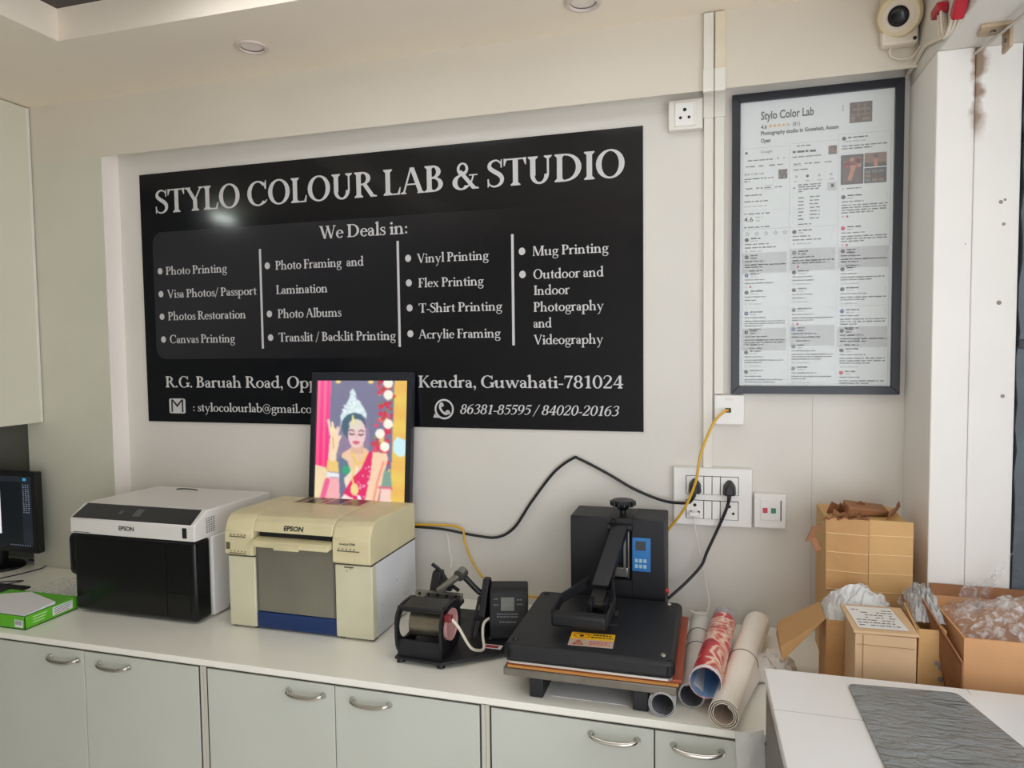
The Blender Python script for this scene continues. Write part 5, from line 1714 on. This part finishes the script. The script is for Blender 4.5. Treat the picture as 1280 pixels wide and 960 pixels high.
def paper_roll(mb, p0, p1, r, turns=2.0, pitch=0.0025, a0=0.0, flare=1.0, nu=64, wall=0.0009, mo=0, mi_=1, z_off=0.0):
    """a sheet wound into a spiral tube from p0 to p1; outside and inside may differ in material"""
    p0, p1 = Vector(p0), Vector(p1)
    ax = (p1 - p0).normalized()
    X = ax.cross(Vector((0, 0, 1))).normalized()
    Y = X.cross(ax)
    n = int(nu * turns)
    for side, mm in ((0, mo), (1, mi_)):
        b = bmesh.new()
        V_ = []
        for i in range(n + 1):
            q = i / nu
            ang = a0 + 2 * pi * q
            row = []
            for j in range(9):
                s = j / 8
                rr = (r - pitch * q) * (1 + (flare - 1) * s) - wall * side
                row.append(b.verts.new(p0 + (p1 - p0) * s + X * rr * cos(ang) + Y * rr * sin(ang)))
            V_.append(row)
        for i in range(n):
            for j in range(8):
                b.faces.new((V_[i][j], V_[i + 1][j], V_[i + 1][j + 1], V_[i][j + 1]))
        mb._merge(b, None, mm)
        # rims close the thickness
    b = bmesh.new()
    for s, base in ((0.0, p0), (1.0, p1)):
        prev = None
        for i in range(n + 1):
            q = i / nu
            ang = a0 + 2 * pi * q
            rr = (r - pitch * q) * (1 + (flare - 1) * s)
            c = X * cos(ang) + Y * sin(ang)
            cur = (b.verts.new(base + c * rr), b.verts.new(base + c * (rr - wall)))
            if prev:
                b.faces.new((prev[0], cur[0], cur[1], prev[1]))
            prev = cur
    mb._merge(b, None, mo)
    return mb


band_m = mat('rubber_band', (90, 84, 80), 0.6)


def band(p0, p1, s, r, flare=1.0):
    p0, p1 = Vector(p0), Vector(p1)
    ax = (p1 - p0).normalized()
    X = ax.cross(Vector((0, 0, 1))).normalized()
    Y = X.cross(ax)
    c = p0 + (p1 - p0) * s
    rr = r * (1 + (flare - 1) * s) + 0.0008
    return MB().tube([c + X * rr * cos(k * pi / 12) + Y * rr * sin(k * pi / 12) for k in range(25)], 0.0009, 6, sub=0)


t = thing('paper_roll', 'white paper roll with a dark hollow end sticking out under the heat press', 'paper roll', (-0.118, -0.42, 0.75), 0, 'rolled prints on the worktop')
A0, A1, AR = (-0.1185, -0.637, 0.7835), (-0.1185, -0.225, 0.7835), 0.0325
paper_roll(MB(), A0, A1, AR, 2.4, 0.003, 2.4).build('sheet', [sheet_w, roll_in], t)
t = thing('paper_roll', 'white paper roll held by thin bands, between the heat press and the floral roll', 'paper roll', (-0.05, -0.34, 0.75), 0, 'rolled prints on the worktop')
B0, B1, BR = (-0.052, -0.575, 0.7835), (-0.038, -0.10, 0.7845), 0.0325
paper_roll(MB(), B0, B1, BR, 2.2, 0.0025, 1.0, 1.04).build('sheet', [mat('roll_white', (224, 220, 214), 0.5, var=0.03), roll_in], t)
for s in (0.52, 0.72):
    band(B0, B1, s, BR, 1.04).build('band', band_m, t)
# floral roll: red, pink and cream print outside, pale blue inside
fl = mat('floral_print', (200, 60, 50), 0.35, var=0)
nt = fl.node_tree
tcf = nt.nodes.new('ShaderNodeTexCoord')
nz = nt.nodes.new('ShaderNodeTexNoise')
nz.inputs['Scale'].default_value = 13
nz.inputs['Detail'].default_value = 2.5
nz.inputs['Distortion'].default_value = 0.6
nt.links.new(tcf.outputs['Object'], nz.inputs['Vector'])
rf = nt.nodes.new('ShaderNodeValToRGB')
cr_ = rf.color_ramp
cr_.elements[0].position = 0.30
cr_.elements[0].color = (*lin((120, 30, 44)), 1)
cr_.elements[1].position = 0.80
cr_.elements[1].color = (*lin((250, 232, 206)), 1)
for p, c in ((0.40, (206, 44, 58)), (0.46, (214, 60, 64)), (0.50, (246, 226, 208)), (0.54, (240, 170, 140)), (0.58, (196, 44, 60)), (0.64, (244, 214, 190)), (0.70, (206, 84, 80))):
    e_ = cr_.elements.new(p)
    e_.color = (*lin(c), 1)
nt.links.new(nz.outputs['Fac'], rf.inputs['Fac'])
nt.links.new(rf.outputs['Color'], nt.nodes['Principled BSDF'].inputs['Base Color'])
blue_in = mat('roll_inside_blue', (128, 166, 206), 0.45, var=0.04)
t = thing('paper_roll', 'red and cream floral print roll with pale blue inside, resting on the rolls beside it', 'paper roll', (-0.002, -0.4, 0.78), 0, 'rolled prints on the worktop')
Cc0, Cc1, CR_ = (-0.020, -0.600, 0.832), (0.030, -0.150, 0.822), 0.0375
paper_roll(MB(), Cc0, Cc1, CR_, 1.12, 0.0015, 4.2, 0.92, mo=0, mi_=1).build('sheet', [fl, blue_in], t)
mb = paper_roll(MB(), Vector(Cc0) + (Vector(Cc1) - Vector(Cc0)) * 0.90, Vector(Cc1), CR_ * 0.935, 1.0, 0, 0.0, 0.995)
mb.build('grey_end_strip', [mat('roll_end_print', (176, 172, 176), 0.5, var=0.25, scale=70), roll_in], t)
mb = paper_roll(MB(), Vector(Cc0), Vector(Cc0) + (Vector(Cc1) - Vector(Cc0)) * 0.03, CR_ + 0.0006, 1.0, 0, 0.0, 1.0)
mb.build('white_margin', [sheet_w, sheet_w], t)
# big cream roll with a loose outer sheet lying open to the right
t = thing('paper_roll', 'large cream paper roll with its outer sheet lying open, beside the desk', 'paper roll', (0.07, -0.4, 0.75), 0, 'rolled prints on the worktop')
D0, D1, DR = (0.022, -0.655, 0.7875), (0.125, -0.095, 0.7915), 0.0365
paper_roll(MB(), D0, D1, DR, 3.1, 0.0046, 0.6, 1.10, wall=0.0012).build('sheet', [kraft_edge, mat('roll_inside_warm', (196, 180, 164), 0.6, var=0.04)], t)
band(D0, D1, 0.50, DR, 1.10).build('band', band_m, t)


def tail(u, v):
    # v along the roll from the front, u away from it
    p = Vector(D0) + (Vector(D1) - Vector(D0)) * (v * 0.62)
    start = p + Vector((0.020, 0.004, 0.032))
    end = Vector((0.048 + 0.085 * v, -0.648 + 0.31 * v, 0.757 + 0.03 * v * (1 - v)))
    m = start.lerp(end, u)
    m.z += 0.010 * sin(pi * u) * (1 - 0.3 * v)
    return m


MB().grid(tail, 10, 14, thick=0.0006).build('loose_sheet', mat('roll_cream_light', (240, 235, 226), 0.5, var=0.03), t)
MB().grid(lambda u, v: (0.046 + 0.062 * u + 0.012 * v, -0.662 - 0.010 * sin(3 * u + 2 * v) - 0.006 * v, 0.757 - 0.20 * v * (1 - 0.25 * u) + 0.012 * u), 8, 10, thick=0.0006).build('hanging_end', film_w, t)
tissue = mat('white_tissue', (226, 222, 214), 0.6, var=0.05, bump=0.5, bscale=40)
tag(crumple(0.085, 0.215, -0.40, -0.24, 0.7516, 0.048, 14, 12, 8, jag=0.7).build('tissue_paper', tissue), 'crumpled white tissue between the cream roll and the cartons', 'tissue')

# ------------------------------------------------------------------ cartons at the right end
card = mat('corrugated_card', (194, 150, 98), 0.7, var=0.09, scale=10, bump=0.35, bscale=13)
card_b = mat('corrugated_card_bright', (206, 164, 108), 0.65, var=0.06, scale=9, bump=0.25, bscale=11)
card_d = mat('torn_card', (150, 104, 70), 0.8, var=0.15, scale=22)
card_p = mat('pale_card', (206, 172, 134), 0.7, var=0.06, scale=9)
tape = mat('packing_tape', (232, 200, 150), 0.15, var=0.02)


def open_box(x0, x1, y0, y1, z0, z1, th=0.004):
    mb = MB()
    mb.box(x0, x1, y0, y1, z0, z0 + th)
    mb.box(x0, x1, y0, y0 + th, z0 + th, z1)
    mb.box(x0, x1, y1 - th, y1, z0 + th, z1)
    mb.box(x0, x0 + th, y0 + th, y1 - th, z0 + th, z1)
    mb.box(x1 - th, x1, y0 + th, y1 - th, z0 + th, z1)
    return mb


t = thing('cardboard_box', 'tall brown taped carton with a torn top, standing against the wall', 'cardboard box', (0.388, -0.18, 0.75))
mb = MB()
mb.box(0.290, 0.490, -0.292, -0.07, 0.7503, 1.165, bev=0.003)
mb.build('body', card_b, t)
o = MB().hexa([(0.288, -0.294, 0.752), (0.385, -0.306, 0.752), (0.385, -0.303, 0.752), (0.288, -0.2925, 0.752)], [(0.284, -0.296, 1.178), (0.386, -0.309, 1.176), (0.386, -0.306, 1.176), (0.284, -0.2925, 1.178)]).build('front_flap', card, t)
MB().hexa([(0.388, -0.300, 0.752), (0.492, -0.296, 0.752), (0.492, -0.293, 0.752), (0.388, -0.2925, 0.752)], [(0.388, -0.301, 1.176), (0.493, -0.296, 1.174), (0.493, -0.293, 1.174), (0.388, -0.2925, 1.176)]).build('front_flap', card_b, t)
mb = MB()
for z in (1.085, 0.985):
    for q in (z, z + 0.05):
        mb.hexa([(0.286, -0.2985, q), (0.385, -0.3105, q), (0.385, -0.3080, q), (0.286, -0.2965, q)], [(0.286, -0.2985, q + 0.0016), (0.385, -0.3105, q + 0.0016), (0.385, -0.3080, q + 0.0016), (0.286, -0.2965, q + 0.0016)])
        mb.hexa([(0.388, -0.3022, q), (0.4935, -0.2975, q), (0.4935, -0.2955, q), (0.388, -0.3000, q)], [(0.388, -0.3022, q + 0.0016), (0.4935, -0.2975, q + 0.0016), (0.4935, -0.2955, q + 0.0016), (0.388, -0.3000, q + 0.0016)])
mb.build('packing_tape', tape, t)
# torn flaps and ragged strips along the top
mb = MB()
trn = random.Random(31)


def ragged(p0, p1, out, h, n=14):
    p0, p1, out = Vector(p0), Vector(p1), Vector(out)
    q = []
    for i in range(n + 1):
        s = i / n
        q.append((p0.lerp(p1, s), p0.lerp(p1, s) + out * (0.6 + 0.6 * trn.random()) + Vector((0, 0, h * (0.4 + 0.9 * trn.random())))))
    for (a, b), (c, d_) in zip(q, q[1:]):
        off = Vector((0, 0.004, 0.001))
        mb.hexa([a, c, c + off, a + off], [b, d_, d_ + off, b + off])


ragged((0.278, -0.292, 1.166), (0.385, -0.300, 1.172), (0, -0.012, 0), 0.014)
ragged((0.30, -0.20, 1.166), (0.42, -0.16, 1.166), (0.0, -0.03, 0), 0.030)
ragged((0.300, -0.285, 1.168), (0.372, -0.288, 1.170), (0.004, -0.020, 0), 0.026, 9)
mb.hexa([(0.345, -0.235, 1.167), (0.46, -0.205, 1.167), (0.455, -0.15, 1.167), (0.34, -0.18, 1.167)], [(0.35, -0.24, 1.196), (0.452, -0.21, 1.183), (0.45, -0.155, 1.190), (0.342, -0.185, 1.205)], bev=0.006)
ragged((0.44, -0.25, 1.166), (0.492, -0.13, 1.166), (0.008, 0, 0), 0.024, 8)
# strip hanging off the left corner
for a, b, c in (((0.262, -0.293, 1.152), (0.245, -0.296, 1.112), 0.018), ((0.25, -0.294, 1.125), (0.268, -0.296, 1.085), 0.012)):
    a, b = Vector(a), Vector(b)
    w4 = Vector((c * 1.3, 0.004, c * 0.6))
    mb.hexa([a - w4 * 0.5, a + w4 * 0.5, a + w4 * 0.5 + Vector((0, 0.006, 0)), a - w4 * 0.5 + Vector((0, 0.006, 0))], [b - w4 * 0.5, b + w4 * 0.5, b + w4 * 0.5 + Vector((0, 0.006, 0)), b - w4 * 0.5 + Vector((0, 0.006, 0))], bev=0.002)
mb.build('torn_flap', card_d, t)

# open carton with a drooping flap, filled with a white bag
t = thing('cardboard_box', 'open brown carton with one flap drooping left, behind the labelled box', 'cardboard box', (0.36, -0.38, 0.75))
open_box(0.268, 0.452, -0.435, -0.318, 0.7503, 0.950).build('body', card, t)
MB().hexa([(0.263, -0.436, 0.949), (0.263, -0.325, 0.953), (0.160, -0.325, 0.858), (0.165, -0.455, 0.842)], [(0.266, -0.436, 0.953), (0.266, -0.325, 0.957), (0.163, -0.325, 0.893), (0.160, -0.455, 0.878)]).build('flap', card, t)
mb = crumple(0.268, 0.43, -0.43, -0.31, 0.945, 0.075, 18, 14, 12, jag=0.45)
tag(mb.build('plastic_bag', film_w), 'crumpled milky plastic bag bulging out of the open carton', 'plastic bag')

# closed box with a printed label on its lid
t = thing('cardboard_box', 'closed tan box with a white printed label on its lid, beside the desk', 'cardboard box', (0.386, -0.52, 0.75))
mb = MB()
mb.box(0.310, 0.436, -0.57, -0.441, 0.7503, 0.976, bev=0.002)
mb.build('body', card_p, t)
lid_ = MB().hexa([(0.306, -0.574, 0.977), (0.440, -0.574, 0.979), (0.433, -0.440, 0.992), (0.298, -0.440, 0.990)], [(0.306, -0.574, 0.983), (0.440, -0.574, 0.985), (0.433, -0.440, 0.998), (0.298, -0.440, 0.996)], bev=0.001).build('lid', card_p, t)
mb = MB()


def lidp(u, v, o=0.0012):
    a = Vector((0.306, -0.574, 0.983 + o)).lerp(Vector((0.440, -0.574, 0.985 + o)), u)
    b = Vector((0.298, -0.440, 0.996 + o)).lerp(Vector((0.433, -0.440, 0.998 + o)), u)
    return a.lerp(b, v)


mb.poly([lidp(0.10, 0.10), lidp(0.88, 0.10), lidp(0.80, 0.92), lidp(0.06, 0.92)])
for r in range(7):
    v = 0.2 + r * 0.095
    u = 0.14
    while u < 0.74:
        w5 = srn.uniform(0.03, 0.11)
        if srn.random() < 0.8:
            mb.poly([lidp(u, v, 0.0016), lidp(min(0.78, u + w5), v, 0.0016), lidp(min(0.78, u + w5), v + 0.03, 0.0016), lidp(u, v + 0.03, 0.0016)], 1)
        u += w5 + 0.02
mb.build('shipping_label', [mat('label_paper', (222, 220, 216), 0.5, var=0.01), mat('label_ink', (90, 92, 96), 0.6, var=0)], lid_)
mb = MB()
mb.box(0.326, 0.3275, -0.5715, -0.5702, 0.752, 0.974)
mb.box(0.314, 0.432, -0.5715, -0.5702, 0.950, 0.9515)
mb.build('fold_line', mat('card_fold', (170, 136, 100), 0.8, var=0), t)
MB().hexa([(0.4375, -0.565, 0.7503), (0.4410, -0.565, 0.7503), (0.4450, -0.445, 0.7503), (0.4415, -0.445, 0.7503)], [(0.4425, -0.560, 0.980), (0.4460, -0.560, 0.980), (0.4420, -0.44, 1.012), (0.4385, -0.44, 1.012)]).build('side_flap', card, t)

# narrow carton with bubble wrap
t = thing('cardboard_box', 'narrow tan carton stuffed with bubble wrap, between the labelled box and the right carton', 'cardboard box', (0.507, -0.45, 0.75))
open_box(0.457, 0.515, -0.50, -0.36, 0.7503, 0.972).build('body', card_b, t)
MB().hexa([(0.4500, -0.505, 0.7503), (0.4535, -0.505, 0.7503), (0.4555, -0.37, 0.7503), (0.452, -0.37, 0.7503)], [(0.4475, -0.50, 0.98), (0.4510, -0.50, 0.98), (0.4540, -0.37, 1.01), (0.4505, -0.37, 1.01)]).build('side_flap', card_d, t)
mb = MB()
for x, z, r in ((0.496, 0.895, 0.006), (0.506, 0.885, 0.008), (0.504, 0.858, 0.007), (0.494, 0.832, 0.004)):
    mb.cyl((x, -0.5002, z), (x, -0.5012, z), r, n=12)
mb.build('punch_mark', mat('card_mark_grey', (140, 132, 124), 0.8, var=0), t)
bub = mat('bubble_wrap', (206, 206, 206), 0.18, var=0.08, alpha=0.7, bump=0.9, bscale=55, spec=0.7)
tag(crumple(0.448, 0.522, -0.47, -0.33, 0.975, 0.085, 18, 16, 15, jag=0.7).build('bubble_wrap', bub), 'crumpled bubble wrap heaped on the narrow carton', 'bubble wrap')

# right-hand open carton
t = thing('cardboard_box', 'wide open orange-brown carton at the right edge filled with clear plastic', 'cardboard box', (0.70, -0.42, 0.75))
open_box(0.531, 0.86, -0.562, -0.275, 0.7503, 0.984).build('body', mat('orange_card', (212, 160, 112), 0.7, var=0.05, scale=8), t)
MB().hexa([(0.5255, -0.566, 0.7503), (0.5295, -0.566, 0.7503), (0.5295, -0.44, 0.7503), (0.5255, -0.44, 0.7503)], [(0.5260, -0.568, 0.930), (0.5295, -0.568, 0.930), (0.478, -0.452, 1.030), (0.474, -0.452, 1.030)]).build('side_flap', card_d, t)
MB().hexa([(0.54, -0.2795, 0.984), (0.856, -0.2795, 0.984), (0.856, -0.2755, 0.984), (0.54, -0.2755, 0.984)], [(0.54, -0.272, 1.012), (0.86, -0.272, 1.010), (0.86, -0.268, 1.010), (0.54, -0.268, 1.012)]).build('back_flap', card_d, t)
tag(crumple(0.545, 0.85, -0.552, -0.285, 0.950, 0.085, 26, 20, 19, jag=0.75).build('plastic_wrap', film), 'clear crumpled plastic film heaped in the right-hand carton', 'plastic wrap')
mb = MB()
mb.grid(lambda u, v: (0.552 + 0.05 * v + 0.11 * u + 0.01 * sin(9 * u + 4 * v), -0.285 - 0.03 * v + 0.012 * sin(6 * v + 8 * u), 0.95 + 0.16 * v * (0.35 + 0.65 * u) + 0.008 * sin(14 * u)), 14, 12)
tag(mb.build('plastic_sheet', film), 'clear plastic sheet standing up behind the right-hand carton against the pier', 'plastic wrap')

# ------------------------------------------------------------------ front desk with a wrapped grey panel
desk_top = mat('desk_laminate_white', (226, 224, 222), 0.18, var=0.02, scale=5, spec=0.5)
desk_side = mat('desk_side_grey', (122, 118, 112), 0.5, var=0.05)
t = thing('desk', 'white-topped service desk in the right foreground', 'desk', (0.62, -1.0, 0))
mb = MB()
mb.hexa([(0.106, -0.668, 0.893), (1.14, -0.655, 0.893), (1.14, -1.30, 0.893), (0.128, -1.30, 0.893)], [(0.106, -0.668, 0.915), (1.14, -0.655, 0.915), (1.14, -1.30, 0.915), (0.128, -1.30, 0.915)], bev=0.003)
mb.build('top', desk_top, t)
mb = MB()
mb.hexa([(0.112, -0.672, 0.0), (1.135, -0.662, 0.0), (1.135, -1.27, 0.0), (0.134, -1.27, 0.0)], [(0.112, -0.672, 0.892), (1.135, -0.662, 0.892), (1.135, -1.27, 0.892), (0.134, -1.27, 0.892)])
mb.build('body', desk_side, t)
mb = MB()
mb.box(0.113, 0.29, -0.855, -0.8535, 0.915, 0.9153)
mb.box(0.505, 0.5065, -0.69, -0.665, 0.915, 0.9153)
mb.build('top_joint', mat('joint_line', (170, 168, 166), 0.6, var=0), t)
wrapm = mat('wrapped_grey_panel', (128, 133, 134), 0.18, var=0.10, scale=5, bump=0.7, bscale=9, spec=0.6)
nt = wrapm.node_tree
for n in nt.nodes:
    if n.type == 'TEX_NOISE':
        n.inputs['Distortion'].default_value = 0.8
for n in nt.nodes:
    if n.type == 'BUMP':
        n.inputs['Distance'].default_value = 0.03
mpn = nt.nodes.new('ShaderNodeMapping')
mpn.inputs['Scale'].default_value = (2.2, 6.0, 1.0)
mpn.inputs['Rotation'].default_value = (0, 0, 0.7)
tcn = [n for n in nt.nodes if n.type == 'TEX_COORD'][0]
nt.links.new(tcn.outputs['Object'], mpn.inputs['Vector'])
for n in nt.nodes:
    if n.type == 'TEX_NOISE' and abs(n.inputs['Scale'].default_value - 9) < 0.1:
        nt.links.new(mpn.outputs['Vector'], n.inputs['Vector'])


def pad_outline(r=0.018):
    c = [(0.271, -0.708), (0.286, -1.24), (0.62, -1.24), (0.480, -0.694)]
    out = []
    for i in range(4):
        a, b, d_ = Vector(c[i - 1]), Vector(c[i]), Vector(c[(i + 1) % 4])
        u, v = (a - b).normalized() * r, (d_ - b).normalized() * r
        for k in range(6):
            s = k / 5
            out.append(tuple((b + u) * (1 - s) ** 2 + b * 2 * s * (1 - s) + (b + v) * s * s))
    return out


o = MB().prism(pad_outline(), 'z', 0.9152, 0.9185, bev=0.001).build('wrapped_panel', wrapm)
tag(o, 'grey panel in wrinkled clear wrap lying on the white desk', 'panel')

# ------------------------------------------------------------------ white camera unit, wires and bracket at the upper right
cam_white = mat('camera_white', (226, 214, 198), 0.4, var=0.04)
cam_yel = mat('camera_yellowed_ring', (220, 204, 168), 0.4, var=0.05)
t = thing('security_camera', 'white wall unit with a round ring and black centre, above the framed poster', 'camera', (0.486, -0.08, 2.52))
mb = MB()
mb.box(0.437, 0.528, -0.118, -0.0805, 2.452, 2.60, bev=0.008, seg=3)
mb.build('mount', cam_white, t)
hd_c = Vector((0.478, -0.130, 2.524))
aim = (Vector((0.05, -1.2, 1.95)) - hd_c).normalized()
Q = Matrix.Translation(hd_c) @ aim.to_track_quat('Z', 'Y').to_matrix().to_4x4()
mb = MB()
mb.lathe([(0, -0.03), (0.05, -0.03), (0.056, -0.015), (0.056, 0.012), (0.050, 0.020), (0.040, 0.022), (0.036, 0.014), (0, 0.014)], Q, 44)
mb.build('housing', cam_yel, t)
mb = MB()
mb.lathe([(0.026, 0.014), (0.042, 0.0145), (0.040, 0.024), (0.030, 0.030), (0.0265, 0.027), (0.026, 0.014)], Q, 40)
mb.build('inner_ring', cam_white, t)
mb = MB()
mb.lathe([(0.0, 0.030), (0.012, 0.029), (0.022, 0.0255), (0.0262, 0.020), (0.0262, 0.0142), (0, 0.0142)], Q, 36)
mb.build('lens', mat('lens_black', (24, 25, 30), 0.25, var=0.02), t)
mb = MB()
for x, z in ((0.448, 2.585), (0.518, 2.463)):
    mb.cyl((x, -0.1175, z), (x, -0.120, z), 0.005, n=10)
mb.build('screw', hole, t)
wire_w = mat('white_wire', (222, 212, 196), 0.4, var=0.03)
cable('camera_lead', 'short white lead curling out under the wall camera to the corner', [(0.462, -0.10, 2.452), (0.462, -0.098, 2.435), (0.475, -0.094, 2.424), (0.50, -0.092, 2.420), (0.522, -0.095, 2.425), (0.5285, -0.13, 2.434)], 0.003, wire_w)
t = thing('wire_bundle', 'looped bundle of white wires with red tape in the upper right corner', 'wires', (0.53, -0.35, 2.4))
wrn = random.Random(8)
for i in range(6):
    e1, e2 = i * 0.0052, (i % 3) * 0.005
    x = 0.5305 - (i % 3) * 0.006
    MB().tube([(x, -0.305 - e1 * 1.2, 2.615), (x, -0.310 - e1 * 1.3, 2.50), (x, -0.314 - e1 * 1.3, 2.43), (x, -0.335 - e1, 2.385 - e2), (x, -0.39, 2.362 - e2 * 0.6), (x, -0.45 + e1, 2.366 + e2), (x, -0.49 + e1, 2.39 + e2), (x, -0.53 + e1, 2.45), (x, -0.57 + e1, 2.53), (x, -0.60 + e1, 2.615)],
              0.0034, 8).build('wire', wire_w, t)
redt = mat('red_tape', (176, 28, 44), 0.4, var=0.05)
mb = MB()
mb.box(0.508, 0.5345, -0.352, -0.298, 2.430, 2.454, bev=0.005)
mb.build('red_tape', redt, t)
mb = MB()
mb.box(-0.014, 0.0125, -0.026, 0.026, -0.013, 0.013, bev=0.005, M=Matrix.Translation((0.521, -0.478, 2.384)) @ Matrix.Rotation(rad(-38), 4, 'X'))
mb.build('red_tape', redt, t)
cable('wall_wire', 'pair of white wires running from the wire bundle down to the corner by the poster',
      [(0.529, -0.36, 2.372), (0.5290, -0.31, 2.384), (0.5288, -0.24, 2.402), (0.5285, -0.17, 2.418), (0.5285, -0.10, 2.412), (0.5270, -0.05, 2.404), (0.5245, -0.012, 2.402), (0.524, -0.006, 2.392)], 0.0052, wire_w)
t = thing('angle_bracket', 'rusty beige angle bracket holding a thin pipe at the top right corner', 'bracket', (0.62, -0.37, 2.3))
br = mat('bracket_beige', (182, 160, 132), 0.45, 0.3, var=0.15, scale=30)
mb = MB()
mb.hexa([(0.588, -0.40, 2.362), (0.652, -0.40, 2.362), (0.652, -0.34, 2.362), (0.598, -0.34, 2.362)], [(0.588, -0.40, 2.3695), (0.652, -0.40, 2.3695), (0.652, -0.34, 2.3695), (0.598, -0.34, 2.3695)], bev=0.001)
mb.box(0.645, 0.652, -0.40, -0.352, 2.312, 2.362, bev=0.001)
mb.build('angle', br, t)
mb = MB()
mb.cyl((0.62, -0.372, 2.362), (0.62, -0.372, 2.357), 0.006, n=6)
mb.cyl((0.6455, -0.376, 2.335), (0.641, -0.376, 2.335), 0.005, n=6)
mb.build('bolt', steel, t)
MB().tube([(0.619, -0.264, 2.352), (0.640, -0.42, 2.352), (0.70, -0.86, 2.352)], 0.0042, 10, sub=0).build('pipe', mat('thin_pipe', (196, 190, 180), 0.3, 0.4), t)
